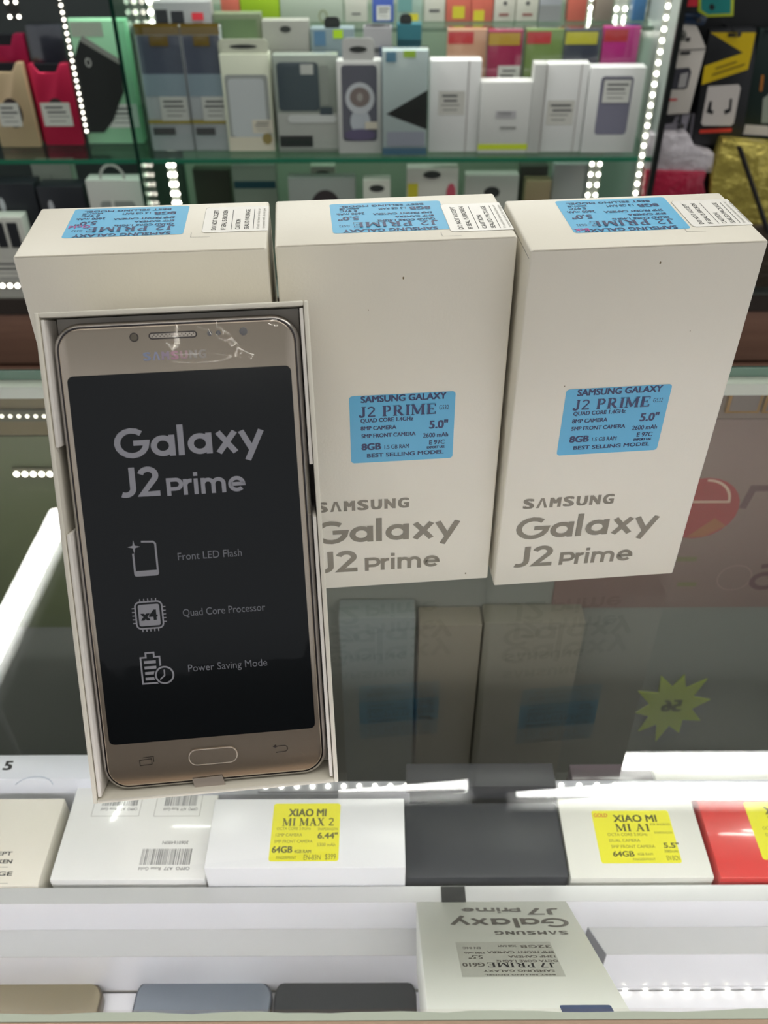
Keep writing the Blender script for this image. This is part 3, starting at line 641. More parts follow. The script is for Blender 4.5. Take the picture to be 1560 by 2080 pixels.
# stand-in items added on the back panel for dim shapes in the counter glass
YP=YB+2
def onpanel(px,py): k=H(px,py,1,YP); return k.x,k.z
def panel_item(name,label,cat,px0,py0,px1,py1,depth,m,zfloor=None):
    x0,z1=onpanel(px0,py0); x1,_=onpanel(px1,py0); _,z0=onpanel((px0+px1)/2,py1)
    if zfloor is not None: z0=zfloor
    t=thing(name,label,cat,((x0+x1)/2,YP-depth-.3,z0)); MB().box(-(x1-x0)/2,(x1-x0)/2,0,depth,0,z1-z0,m).build('board',t,bevel=.3)
    return t,(x0+x1)/2,z0,z1
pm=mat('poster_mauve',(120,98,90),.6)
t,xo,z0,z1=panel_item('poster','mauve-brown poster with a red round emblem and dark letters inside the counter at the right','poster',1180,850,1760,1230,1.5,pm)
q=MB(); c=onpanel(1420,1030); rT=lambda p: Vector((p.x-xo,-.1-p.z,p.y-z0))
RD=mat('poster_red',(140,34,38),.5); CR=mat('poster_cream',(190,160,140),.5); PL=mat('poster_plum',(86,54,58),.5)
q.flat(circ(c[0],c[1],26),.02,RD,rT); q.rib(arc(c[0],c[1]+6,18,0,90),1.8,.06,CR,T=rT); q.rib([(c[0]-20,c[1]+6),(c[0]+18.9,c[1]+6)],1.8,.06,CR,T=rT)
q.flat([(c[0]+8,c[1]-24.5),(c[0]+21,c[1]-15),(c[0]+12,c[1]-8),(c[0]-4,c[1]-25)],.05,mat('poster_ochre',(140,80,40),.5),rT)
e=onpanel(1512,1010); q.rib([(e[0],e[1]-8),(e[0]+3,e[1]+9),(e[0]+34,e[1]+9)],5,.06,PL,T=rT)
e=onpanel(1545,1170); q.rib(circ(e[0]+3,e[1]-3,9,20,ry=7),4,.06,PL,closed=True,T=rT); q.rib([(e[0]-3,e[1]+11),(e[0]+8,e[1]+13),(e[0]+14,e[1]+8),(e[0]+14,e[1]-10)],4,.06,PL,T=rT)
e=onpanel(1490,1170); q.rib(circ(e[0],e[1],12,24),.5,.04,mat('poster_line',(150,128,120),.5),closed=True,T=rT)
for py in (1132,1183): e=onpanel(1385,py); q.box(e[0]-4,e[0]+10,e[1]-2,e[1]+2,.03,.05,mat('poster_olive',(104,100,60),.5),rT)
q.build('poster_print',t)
FR=mat('gold_frame',(150,110,44),.4,metal=.4)
for k,(u0,u1,lb) in enumerate(((1486,1556,'small gold picture frame high on the panel inside the counter, nearest the right box'),(1562,1640,'small gold picture frame at the far right inside the counter'))):
    t,xo,z0,z1=panel_item('picture_frame',lb,'picture frame',u0,768,u1,832,4,FR)
    x0,_=onpanel(u0,768); x1,_=onpanel(u1,768); w_=(x1-x0)/2
    q=MB(); q.box(-w_+2,w_-2,-.4,0,2,z1-z0-2,mat('frame_picture',(110,96,90),.4)); q.build('picture',t)
t,xo,z0,z1=panel_item('shelf_board','brownish board across the upper inner panel at the right','board',1180,765,1760,848,1,mat('mauve_board',(122,104,94),.6))
t,xo,z0,z1=panel_item('olive_board','olive-tan board on the inner panel at the far left of the counter','board',-200,765,250,880,2,mat('olive_tan',(118,106,72),.5))
t,xo,z0,z1=panel_item('green_board','moss green board on the inner panel at the left of the counter','board',-200,884,250,1270,2,mat('moss_green',(92,102,68),.5))
# lime starburst card with mirrored digits, a stand-in inside the counter
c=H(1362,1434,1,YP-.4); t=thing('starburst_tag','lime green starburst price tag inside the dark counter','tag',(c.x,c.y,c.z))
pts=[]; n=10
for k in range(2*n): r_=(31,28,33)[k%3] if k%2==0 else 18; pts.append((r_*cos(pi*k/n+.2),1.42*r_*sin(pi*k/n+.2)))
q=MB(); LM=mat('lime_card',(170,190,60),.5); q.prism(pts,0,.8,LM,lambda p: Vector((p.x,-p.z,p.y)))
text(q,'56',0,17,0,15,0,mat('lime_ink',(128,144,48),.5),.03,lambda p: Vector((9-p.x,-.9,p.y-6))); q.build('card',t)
# stock boxes standing on the base board at the back
for nm,lb,u0,u1,pt,m in (('stock_box','pale grey-blue stock box deep inside the counter, nearest the tray',690,842,1215,mat('stock_blue',(120,130,128),.5)),
  ('stock_box','tan stock box deep inside the counter below the gap between the boxes',850,975,1230,mat('stock_tan',(126,120,104),.5)),
  ('stock_box','wide tan-grey stock box deep inside the counter below the right box',979,1180,1225,mat('stock_tan2',(122,120,106),.5))):
    x0,z1=onpanel(u0,pt); x1,_=onpanel(u1,pt); boxat(nm,lb,'box',x0,x1,YP-20,YP-1,-408,z1,m,group='stock boxes deep inside the counter')
for k,(py,xo,n_,lb) in enumerate(((845,0,6,'upper short row of small LED dots inside the counter at the left'),(962,30,5,'lower short row of bright LED dots inside the counter at the left'))):  # added dot rows stand in for LED strips reflected in the glass
    p0=H(xo+4,py,1,YP-5); p1=H(xo+18*(n_-1),py,1,YP-5)
    led_strip('led_strip',lb,(p0.x,YP-5,p0.z),(p1.x,YP-5,p1.z),n_,2.0 if k else 1.3,(0,-1,0),tape=(90,90,70),strength=4 if k else 1.6)
# ceiling tubes (seen as streaks mirrored in the counter glass)
ZC=1480
def refl(px,py,zc=ZC):
    P=H(px,py,2,0); d=ray(px,py); d=Vector((d.x,d.y,-d.z)); return P+d*(zc/d.z)
TF=mat('tube_fitting',(220,220,220),.5)
def tube(label,p0,p1,wpx,ZC=ZC):
    A=refl(*p0,ZC); B=refl(*p1,ZC); d=B-A; L=d.length; t=thing('fluorescent_tube',label,'ceiling light',(A.x,A.y,ZC)); t.rotation_euler=(0,0,atan2(d.y,d.x))
    MB().box(-20,L+20,-30,30,24,60,TF).build('fitting',t)
    if ZC<1400:
        for x_ in (L*.1,L*.9): MB().box(x_-4,x_+4,-4,4,60,1615-ZC,TF).build('hanging_rod',t)
    q=MB(); n=12; r=wpx/2
    vs=[(x_,r*cos(2*pi*i/n),r*sin(2*pi*i/n)) for x_ in (0,L) for i in range(n)]
    q.add(vs,[(i,(i+1)%n,n+(i+1)%n,n+i) for i in range(n)]+[tuple(range(n))[::-1],tuple(range(n,2*n))],TUBEM); q.build('lamp_tube',t,smooth=True)
tube('ceiling tube mirrored as the upper right white streak in the counter glass',(1256,1543),(1700,1541),32)
tube('ceiling tube mirrored as the lower right white streak in the counter glass',(1050,1604),(1690,1604),30)
tube('ceiling tube mirrored as the short white streak over the black box',(560,1600),(948,1592),22)
tube('ceiling tube mirrored as the slanting white streak left of the tray',(-60,1400),(118,1046),40,1000)
# ================================================================== the display cabinet across the aisle
YC=1200; SH=H(700,322,1,YC).z; SH0=-445; YW=1530
P1=H(281,325,1,YC-6).x; P2=H(1318,380,1,YC-6).x
UP_Y=1360; UP_Z=H(1000,44,1,UP_Y).z
cab=thing('display_cabinet','brown wooden cabinet with open glass shelves and LED strips across the aisle','cabinet',(0,YC,-1000))
cT=lambda p: p-Vector((0,YC,-1000))
BRN=mat('brown_wood',(150,112,92),.45); woodgrain(BRN,(112,80,66),(146,110,92),2,30)
for k,(z0,z1) in enumerate(((SH0-130,SH0-30),(SH0-300,SH0-138),(-1000,SH0-308))):
    MB(cT).box(-1100,1100,YC-12,YC+4,z0,z1,BRN).build('drawer_front',cab,bevel=1.5)
MB(cT).box(-1100,1100,YC+5,YW,-1000,SH0-10,mat('cabinet_dark',(44,34,30),.6)).build('carcass',cab)
MB(cT).box(-1100,1100,YC-8,YW,SH0-10,SH0,mat('base_shelf_pale',(150,156,148),.35)).build('base_shelf',cab)
MB(cT).box(-1100,1100,YC-14,YC-9,SH0-28,SH0+2,mat('fascia_dark',(58,50,46),.4)).build('fascia',cab)
MB(cT).box(P1,P2+10,YW,YW+20,-1000,620,mat('cabinet_back_pale',(160,170,152),.5)).build('back_panel',cab)
MB(cT).box(-1100,P1-.1,YW,YW+20,-1000,620,mat('cabinet_back_dark',(52,54,56),.5)).build('dark_back_panel',cab)
MB(cT).box(-1100,P2-3,YC,YW-1,SH-6,SH,GLASSG).build('glass_shelf',cab)
MB(cT).box(-1100,P2-3,YC-1.2,YC-.1,SH-6.5,SH+.5,mat('shelf_edge_green',(44,120,92),.15)).build('shelf_edge',cab)
MB(cT).box(P1+4,P2-3,UP_Y-45,YW-1,UP_Z-6,UP_Z-.3,GLASSG).build('glass_shelf',cab)
MB(cT).box(P1+4,P2-3,UP_Y-46.2,UP_Y-45.1,UP_Z-6,UP_Z,mat('shelf_edge_grey_green',(120,142,124),.2)).build('shelf_edge',cab)
MB(cT).box(P1-3,P1+3,YC-6,YW-1,SH0,560,clear('partition_glass',(.80,.93,.87),gain=.3)).build('partition_glass',cab)
MB(cT).box(P1-3,P1+3,YC-7.5,YC-6.1,SH0,560,GEDGE_D).build('partition_edge',cab,label='dark green front edge of the left partition')
MB(cT).box(P2-2,P2+4,YC-4,YW-1,SH0,560,mat('side_panel_pale',(168,178,172),.3)).build('side_panel',cab)
MB(cT).box(P2-3,P2+6,YC-12,YC-4.2,SH0,560,mat('black_profile',(24,28,28),.3)).build('black_profile',cab)
MB(cT).box(P2+4,1100,YC+70,YC+82,SH0,620,mat('peg_panel_black',(26,28,30),.5)).build('peg_panel',cab)
# LED strips
def vled(label,px0,py0,px1,py1,y,n,face=(0,-1,0),r=3.4,dbl=0,s=9,tape=(186,192,182)):
    a=H(px0,py0,1,y); b=H(px1,py1,1,y); xm=(a.x+b.x)/2
    return led_strip('led_strip',label,(xm,y,b.z),(xm,y,a.z),n,r,face,double=dbl,strength=s,tape=tape,w=9 if not dbl else dbl*2+6)
vled('long LED strip down the inside of the black right-hand profile',1362,-12,1290,392,YC-2,20,r=2.9,s=14)
vled('LED bead string hanging in front of the dark power bank at the left',119,-4,178,266,YC+20,21,r=2.5,s=4,tape=(60,62,60))
vled('double LED strip behind the gold-banded packs, upper left',306,-20,320,46,YC+200,4,dbl=7,r=4.2,s=14)
vled('LED strip below the glass shelf at the left, behind the tray box',350,335,357,412,YC+120,5,dbl=4,r=3.6,s=12)
vled('double LED strip at the rear right corner below the glass shelf',1212,333,1200,396,YC+90,4,dbl=7,r=2.9,s=14)  # second column added as the strip's reflection in the side
vled('double LED strip at the rear right corner above the magenta pack',1266,-8,1252,68,YC+230,4,dbl=7.5,r=3.1,s=14)  # mirrored column built as real lamps here too
vled('single LED strip beside the salmon boxes on the upper shelf',1203,-4,1197,36,YC+250,3,r=3.1,s=14)
vled('short sparkling LED cluster at the top left corner',22,4,30,34,YC+60,2,dbl=7,r=2.6,s=6,tape=(50,50,50))
a=H(-40,580,1,YC-16); b=H(112,580,1,YC-16)
led_strip('led_strip','horizontal LED strip along the cabinet fascia left of the standing boxes',(a.x,YC-16,a.z),(b.x,YC-16,b.z),11,3.6,(0,-1,0),strength=9,tape=(60,54,50))
# -------- packages
def M_(name,col,**k): return mat(name,col,**k)
INK=M_('fine_print_grey',(140,142,138),rough=.5); INKD=M_('fine_print_dark',(84,86,88),rough=.5)
LAB=M_('price_label_white',(226,228,222),rough=.4); YELP=M_('label_yellow',(214,206,60),rough=.5); REDP=M_('label_red',(206,58,62),rough=.5); GRNP=M_('label_green',(180,222,40),rough=.5)
def feat(t,W,Hh,f,k):
    nm,u0,v0,u1,v1,m=f[:6]; sh=f[6] if len(f)>6 else ''
    x0,x1=u0*W-W/2,u1*W-W/2; z0,z1=Hh*(1-v1),Hh*(1-v0); T=lambda p: Vector((p.x,-.15-k*.35-p.z,p.y))
    q=MB(); 
    if sh=='e': q.prism(circ((x0+x1)/2,(z0+z1)/2,(x1-x0)/2,24,ry=(z1-z0)/2),0,.3,m,T)
    elif sh=='o': q.rib(circ((x0+x1)/2,(z0+z1)/2,(x1-x0)/2,24,ry=(z1-z0)/2),(x1-x0)*.2,.3,m,closed=True,T=T)
    elif sh=='tri': q.prism([(x1,z1),(x1,z0),(x0,(z0*.6+z1*.4)),],0,.3,m,T)
    else: q.prism(rrect(x0,z0,x1,z1,(6 if 'r' in sh else .5),4),0,.3,m,T)
    if 'l' in sh:
        rn=random.Random(int(W*7+u0*50)); n=4; hh=(z1-z0)
        for j in range(n):
            zz=z1-hh*(.16+.2*j); b_=hh*(.085 if j<2 else .05); xs=x0+(x1-x0)*rn.uniform(.1,.22); xe=x1-(x1-x0)*rn.uniform(.08,.3)
            q.box(xs,xe,zz-b_,zz,.3,.34,INKD if j<2 else INK,T)
    q.build(nm,t)
def pack(label,px0,px1,pyt,pyb,m,feats=(),z=None,y=None,depth=26,name='gadget_box',cat='box',group=None,tab=None,film=False,bev=1.2):
    z=SH if z is None else z; pc=(px0+px1)/2
    if y is None: y=H(pc,pyb,2,z).y
    pm_=(pyt+pyb)/2; x0=H(px0,pm_,1,y).x; x1=H(px1,pm_,1,y).x; zt=H(pc,pyt,1,y).z; W=x1-x0; Hh=zt-z
    t=thing(name,label,cat,((x0+x1)/2,y,z+.2),group=group)
    MB().box(-W/2,W/2,0,depth,0,Hh,m).build('carton',t,bevel=bev)
    for k,f in enumerate(feats): feat(t,W,Hh,f,k)
    if tab:
        u0,u1,hpx,tm=tab[:4]; hmm=hpx*.8
        q=MB(); q.prism(rrect(u0*W-W/2,-3,u1*W-W/2,hmm,7,4),0,1.2,tm,lambda p: Vector((p.x,2+p.z,Hh+p.y))); q.build('hang_tab',t)
        cx_=(u0+u1)/2*W-W/2; w2=(u1-u0)*W*.28
        q=MB(); q.prism(circ(cx_,hmm*.5,w2,16,ry=hmm*.14),0,.3,M_('slot_dark',(54,58,56),rough=.6),lambda p: Vector((p.x,1.6-p.z,Hh+p.y))); q.build('hang_slot',t)
    if film: MB().box(-W/2-1.5,W/2+1.5,-5,depth+1,.1,Hh+2,PACKFILM).build('clear_sleeve',t,bevel=2)
    return t,W,Hh
GF='packs standing in the front row on the glass shelf'
dkcase=M_('case_slate',(84,98,106),rough=.3); pale=M_('pack_pale_grey',(196,204,196),rough=.4)
for k,(u0,u1,lb) in enumerate(((292,380,'navy-to-grey pack with a gold header and gold band, beside the green-edged partition'),(382,458,'navy-to-grey pack with a gold header and gold band, beside the pale window box'))):
    pack(lb,u0,u1,56,306,M_('pack_bluegrey',(200,206,210),rough=.35),(('dark_top_panel',.02,.06,.98,.36,M_('pack_navy',(92,100,118),rough=.3)),('mid_panel',.02,.36,.98,.54,M_('pack_steel',(156,176,188),rough=.3)),('gold_header',0,-.03,1,.055,M_('gold_foil',(176,146,62),rough=.2,metal=.6,bump=.4,bscale=60)),('gold_seal',.3,.06,.72,.14,M_('gold_foil',(176,146,62))),('gold_band',0,.735,1,.765,M_('gold_band',(214,196,96),rough=.25,metal=.4)),('price_label',.33,.54,.97,.74,LAB,'l'),('code_print',.08,.80,.6,.86,INKD)),group=GF,film=True)
pack('pale green-grey hanging box with a clear case window, next to the gold-banded packs',455,553,110,308,M_('pack_mint_grey',(216,222,200),rough=.45),(('case_window',.06,.20,.94,.93,M_('window_grey',(160,166,162),rough=.2),'r'),('clear_case',.12,.24,.86,.84,M_('clear_case_grey',(196,204,204),rough=.2),'r'),('price_label',.55,.66,.98,.80,M_('label_cream',(214,210,192),rough=.4),'l'),('footer',.03,.84,.98,.99,M_('footer_cream',(214,210,190),rough=.4)),('round_badge',.74,.80,.94,.92,M_('badge_gold',(150,136,84),rough=.4),'e')),group=GF,tab=(.0,1,26,M_('pack_mint_grey',(216,222,200))))
pack('clear pack with a slate phone case and glossy arched white lower panel',560,688,112,309,M_('pack_grey_clear',(170,178,168),rough=.3),(('phone_case',.05,.07,.70,.56,dkcase,'r'),('price_label',.42,.09,.62,.19,LAB),('white_panel',.02,.58,.98,.96,M_('panel_white',(214,216,210),rough=.15,coat=1),''),('side_item',.72,.10,.86,.5,M_('side_pale',(170,176,168),rough=.4)),('small_case',.70,.52,.9,.64,dkcase),('maker_band',.03,.82,.56,.94,M_('band_charcoal',(58,60,62),rough=.4)),('gloss_arch',.18,.60,.96,.68,M_('gloss_strip_white',(244,246,244),rough=.1),'r')),group=GF,film=True)  # white arch is a reflection on the wrap, painted as a strip
pack('grey hang-tab pack with a small white cat-eared toy lamp in a dark window',686,775,124,312,M_('pack_grey_light',(208,210,206),rough=.35),(('dark_window',.10,.04,.90,.86,M_('window_charcoal',(104,106,116),rough=.2),'r'),('toy_body',.28,.50,.74,.78,M_('toy_white_grey',(190,198,204),rough=.3),'e'),('toy_head',.18,.22,.84,.56,M_('toy_pale',(200,206,210),rough=.3),'e'),('toy_face',.28,.27,.74,.48,M_('toy_face_brown',(132,122,118),rough=.3),'e'),('toy_nose',.44,.33,.58,.42,M_('toy_centre',(170,166,160),rough=.3),'e'),('oval_base',.14,.72,.86,.85,M_('base_violet',(104,98,126),rough=.15,coat=1),'e'),('price_label',.62,.64,.9,.72,M_('label_cream',(214,210,192)))),group=GF,tab=(.14,.84,40,M_('pack_grey_light',(208,210,206))))
t,W,Hh=pack('pale blue box with a black diagonal handset picture and green sticker',777,868,103,316,M_('pack_pale_blue',(200,214,214),rough=.3),(('handset_picture',.08,.36,1,.74,M_('picture_black',(34,38,40),rough=.4),'tri'),('green_sticker',.46,.0,.72,.06,GRNP),('blue_patch',.08,.01,.3,.1,M_('patch_blue',(96,150,178),rough=.4)),('blue_base_band',.0,.92,1,.99,M_('band_blue',(88,128,158),rough=.4)),('white_lower',.1,.76,.95,.9,M_('lower_lilac',(180,184,200),rough=.4))),group=GF,film=True)
WB=M_('box_bright_white',(238,240,238),rough=.3)
t,W,Hh=pack('tall white box with a small grey label, leftmost of the plain white front boxes',872,974,123,309,WB,(('price_label',.18,.32,.70,.58,M_('label_grey_white',(212,212,204),rough=.4),'l'),('side_seam',.745,0,.765,1,M_('seam_grey',(176,172,168),rough=.5))),group=GF)
t,W,Hh=pack('short white box with fine print and a lime stripe along its foot',974,1076,166,311,M_('box_soft_white',(222,224,220),rough=.35),(('lime_stripe',0,.87,1,.95,M_('stripe_lime',(206,224,60),rough=.4)),('print_block',.32,.40,.72,.5,M_('print_block_grey',(190,190,192),rough=.4),'l'),('small_print',.42,.62,.74,.65,INK)),group=GF)
t,W,Hh=pack('narrow white side box between the short white box and its taller neighbour',1078,1104,130,311,M_('box_shade_white',(206,208,204),rough=.4),(('edge_line',.94,0,1,1,M_('seam_grey',(176,172,168))),),group=GF)  # side of the next box, its shade put into a darker white
t,W,Hh=pack('tall white box with a low price label, beside the grey-windowed box',1105,1188,130,309,WB,(('price_label',.08,.40,.74,.68,M_('label_grey_white',(212,212,204)),'l'),('side_seam',.80,0,.82,1,M_('seam_grey',(176,172,168)))),group=GF)
t,W,Hh=pack('white box with a grey-violet window and a price label inside it',1190,1300,137,310,WB,(('window',.21,.10,.80,.78,M_('window_grey_violet',(134,134,152),rough=.25),'r'),('window_top',.24,.11,.77,.2,M_('window_grey_dark',(116,116,128),rough=.3)),('price_label',.27,.14,.76,.40,LAB,'l')),group=GF)
# coloured wrapped cases behind
GC='coloured wrapped cases behind the white boxes'
for u0,u1,pt,col,hd,ll,lb in ((905,983,60,(206,160,132),REDP,0,'salmon-tan wrapped case with a red header, leftmost of the coloured cases'),(985,1054,62,(166,44,88),M_('header_gold',(206,168,60),rough=.4),1,'maroon wrapped case with a gold header'),(1060,1134,60,(124,150,84),REDP,1,'olive-green wrapped case with a red header'),(1136,1206,60,(64,70,86),YELP,1,'slate wrapped case with a yellow header'),(1212,1284,55,(200,48,142),REDP,1,'magenta wrapped case with a red header')):
    pack(lb,u0,u1,pt,300,M_('case_%d_%d'%(col[0],col[1]),col,rough=.25,coat=.6),(('header_sticker',.02,.02,.66 if hd is REDP else .92,.12 if hd is REDP else .125,hd),)+((('price_label',.34,.30,.98,.52,LAB,'l'),) if ll else ()),y=YC+84,depth=18,group=GC,film=True)
# middle background packs on the main shelf
GM='hang-tab packs behind the front row'
for u0,u1,pt,y_,col,lb,ft,tb in (
 (330,443,4,YC+86,(150,152,152),'grey box with two black squares and a red sticker above the gold-banded packs',(('black_square',.03,.05,.24,.2,M_('square_black',(40,42,48),rough=.4)),('black_square',.30,.06,.52,.2,M_('square_black',(40,42,48))),('red_sticker',.66,.07,.86,.12,M_('sticker_scarlet',(226,52,66),rough=.5))),None),
 (446,540,28,YC+86,(112,124,98),'olive-green box behind the pale hanging box',(('green_panel',.05,.04,.9,.24,M_('panel_green',(104,128,92),rough=.4)),),None),
 (541,633,42,YC+80,(152,154,146),'warm grey hanging box behind the slate case pack',(('hang_hole',.38,.04,.62,.09,M_('slot_dark',(54,58,56)),'e'),),None),
 (636,722,58,YC+78,(124,142,146),'blue-grey box with a black handle loop and green sticker',(('blue_square',.08,.02,.34,.14,M_('square_blue',(92,132,164),rough=.4)),('green_sticker',.52,.01,.74,.08,GRNP)),(.32,.68,20,M_('tab_black',(50,54,54),rough=.4))),
 (740,796,56,YC+66,(150,150,152),'narrow grey box with a hang tab behind the toy lamp pack',(('maker_print',.25,.16,.75,.2,INKD),),(.05,.95,6,M_('tab_grey',(150,150,152),rough=.4))),
 (806,854,50,YC+80,(40,100,110),'dark teal box with a black handle loop',(('teal_band',.0,.12,1,.2,M_('band_teal_dark',(30,74,84),rough=.4)),),(.1,.6,18,M_('tab_black',(50,54,54)))),
 (772,790,96,YC+60,(38,58,92),'narrow navy box edge beside the pale blue box',(),None)):
    pack(lb,u0,u1,pt,300,M_('mid_%d_%d_%d'%col,col,rough=.45),ft,y=y_,depth=24,group=GM,tab=tb)
# upper shelf row
GU='boxes on the upper glass shelf'
lilac=M_('upper_lilac_grey',(176,182,188),rough=.4); salmon=M_('upper_salmon',(226,122,104),rough=.35); uw=M_('upper_white',(226,228,214),rough=.4)
for u0,u1,pb,m,lb,ft in (
 (446,484,14,salmon,'salmon box partly hidden at the left of the lime board',()),
 (486,566,28,M_('lime_board',(172,212,52),rough=.4),'lime-green box on the upper shelf with a beaded edge',()),
 (568,696,44,M_('upper_mint',(198,212,194),rough=.4),'wide pale mint box on the upper shelf',(('emblem',.62,.72,.74,.98,M_('emblem_olive',(150,160,120),rough=.4),'o'),)),
 (700,746,44,uw,'cream box on the upper shelf, left of the blue pack',(('print_line',.3,.78,.7,.82,INKD),)),
 (756,800,44,M_('upper_blue',(86,112,198),rough=.35),'bright blue pack with a pale label on the upper shelf',(('price_label',.2,.6,.85,.95,LAB,'l'),)),
 (806,858,44,M_('upper_teal_pale',(178,206,192),rough=.4),'pale teal box with a yellow sticker on the upper shelf',(('yellow_sticker',.4,.8,.85,.98,YELP),('teal_panel',.05,.4,.6,.75,M_('panel_teal',(120,170,166),rough=.4)))),
 (862,904,50,uw,'cream box with fine print left of the salmon boxes',(('print_line',.25,.7,.75,.76,INKD),)),
 (907,958,42,salmon,'salmon box with a small yellow sticker, left one of the pair',(('yellow_sticker',.26,.62,.74,.92,YELP),)),
 (959,1003,42,salmon,'salmon box with a small yellow sticker, right one of the pair',(('yellow_sticker',.1,.72,.6,.98,YELP),)),
 (1005,1048,42,uw,'white box with a dark dot, beside the salmon pair',(('dark_dot',.42,.5,.6,.6,INKD,'e'),('red_print',.25,.8,.7,.86,M_('print_brown_red',(150,96,90),rough=.5)))),
 (1050,1095,42,uw,'white box with a dark dot, beside the lilac-grey box',(('dark_dot',.42,.5,.6,.6,INKD,'e'),('red_print',.3,.8,.75,.86,M_('print_brown_red',(150,96,90))))),
 (1097,1142,42,lilac,'lilac-grey box on the upper shelf',(('dark_foot',0,.6,1,1,M_('foot_grey',(150,154,154),rough=.4)),)),
 (1156,1194,40,salmon,'salmon box beside the single LED strip',()),
 (1212,1248,38,M_('upper_brown_grey',(160,150,136),rough=.4),'brownish grey box between two LED strips on the upper shelf',()),
 (1290,1316,30,M_('upper_sky_blue',(80,130,180),rough=.4),'blue box at the right end of the upper shelf',())):
    pack(lb,u0,u1,-40,pb,m,ft,z=UP_Z,y=UP_Y,depth=30,group=GU)
# lower shelf row, only tops show
GL='packs on the lower shelf, tops just visible'
for u0,u1,pt,y_,m,lb,ft,tb in (
 (395,470,345,YC+110,M_('low_olive_dark',(62,68,54),rough=.4),'dark olive crumpled pack on the lower shelf',(),None),
 (474,562,336,YC+70,M_('low_sage',(136,152,136),rough=.4),'sage green box with a teal band on the lower shelf',(('teal_band',.02,.13,.98,.19,M_('band_teal_dark',(30,74,84)),),),None),
 (586,722,362,YC+30,M_('low_grey',(150,156,150),rough=.3),'wide grey box with a dark round picture on the lower shelf',(('round_picture',.32,.10,.78,.42,M_('picture_brown_black',(62,56,58),rough=.4),'e'),),None),
 (632,682,338,YC+100,M_('low_cream',(190,194,178),rough=.4),'cream hanging box behind the wide grey box',(('hang_hole',.2,.04,.8,.09,M_('slot_dark',(54,58,56)),'e'),),None),
 (738,793,366,YC+20,M_('low_cream2',(208,210,198),rough=.4),'cream hang-tab box standing right of the wide grey box',(('hang_hole',.22,.04,.78,.1,M_('slot_dark',(54,58,56)),'e'),),None),
 (826,930,342,YC+40,M_('low_white',(212,210,200),rough=.4),'white box with a yellow square and a pink disc on the lower shelf',(('yellow_square',.02,.12,.22,.27,YELP),('pink_disc',.78,.12,.96,.27,M_('disc_pink',(206,92,110),rough=.4),'e'),('dark_ellipse',.18,.34,.62,.6,M_('ellipse_plum',(84,70,84),rough=.4),'e'),('hang_hole',.32,.02,.66,.08,M_('slot_dark',(54,58,56)),'e')),None),
 (944,1052,356,YC+50,M_('low_grey_white',(192,196,186),rough=.4),'grey-white hanging box on the lower shelf, beside the pink-disc box',(('hang_hole',.36,.1,.66,.2,M_('slot_dark',(54,58,56)),'e'),),None),
 (1054,1110,338,YC+110,M_('low_charcoal',(72,74,66),rough=.4),'charcoal box behind the tan box on the lower shelf',(),None),
 (1066,1118,368,YC+80,M_('low_tan',(168,150,116),rough=.5),'tan box on the lower shelf',(),None),
 (1122,1196,334,YC+100,M_('low_white_grey',(194,198,196),rough=.4),'pale grey box left of the rear LED strip on the lower shelf',(),None)):
    pack(lb,u0,u1,pt,420,m,ft,z=SH0,y=y_,depth=26,group=GL,tab=tb)
# left bay
GLB='power banks and packs in the left bay'
alu=lambda n,c: M_(n,c,rough=.28,metal=.5)
def notch_pack(label,px0,px1,pyt,pyb,m,y=None,z=None,sticker=None,edge=None,notch=(.25,.72)):
    z=SH if z is None else z; pc=(px0+px1)/2
    if y is None: y=H(pc,pyb,2,z).y
    pm_=(pyt+pyb)/2; x0=H(px0,pm_,1,y).x; x1=H(px1,pm_,1,y).x; zt=H(pc,pyt,1,y).z; W=x1-x0; Hh=zt-z
    t=thing('power_bank',label,'power bank',((x0+x1)/2,y,z+.2),group=GLB)
    n0,n1=[-W/2+W*u for u in notch]
    T=lambda p: Vector((p.x,p.z,p.y))
    MB().prism([(-W/2,0),(W/2,0),(W/2,Hh),(n1+W*.06,Hh),(n1-W*.06,Hh-Hh*.1),(n0+W*.06,Hh-Hh*.1),(n0-W*.06,Hh),(-W/2,Hh)],0,14,m,T).build('shell',t,bevel=2.2)
    MB().box(n0-W*.1,n1+W*.1,3,10,Hh-Hh*.14,Hh-1,M_('notch_black',(26,28,34),rough=.4)).build('dark_inner',t)
    if sticker:
        MB().prism(circ(0,Hh*.42,W*.24,24,ry=W*.34),0,.3,M_('emblem_dark',(60,46,46),rough=.4),lambda p: Vector((p.x,-.1-p.z,p.y))).build('emblem',t)
        feat(t,W,Hh,('price_label',)+sticker+(M_('label_grey_white',(212,212,204)),'l'),2)
    return t
notch_pack('beige metal power bank with a notched top at the far left',-20,64,128,300,alu('beige_alu',(226,200,160)),sticker=(.15,.46,.68,.74),notch=(.3,.78))
notch_pack('crimson metal power bank with a notched top and price label',74,154,130,296,alu('crimson_alu',(214,44,84)),sticker=(.1,.46,.84,.75),notch=(.18,.72))
notch_pack('dark crimson power bank behind the beige one',-10,72,70,296,alu('crimson_alu_dark',(176,30,74)),y=YC+95,notch=(.1,.7))
pack('dark navy wrapped case behind the crimson power bank',80,150,52,300,M_('left_navy',(44,46,60),rough=.2,coat=1),(),y=YC+100,depth=18,group=GLB,film=True)
t,W,Hh=pack('mint green box with a black power bank picture and white label',155,272,42,292,M_('mint_box',(168,222,182),rough=.35),(('grey_header',.08,.01,.62,.12,M_('header_grey',(186,196,180),rough=.4)),('price_label',.40,.66,.98,.86,LAB,'l')),group=GLB)
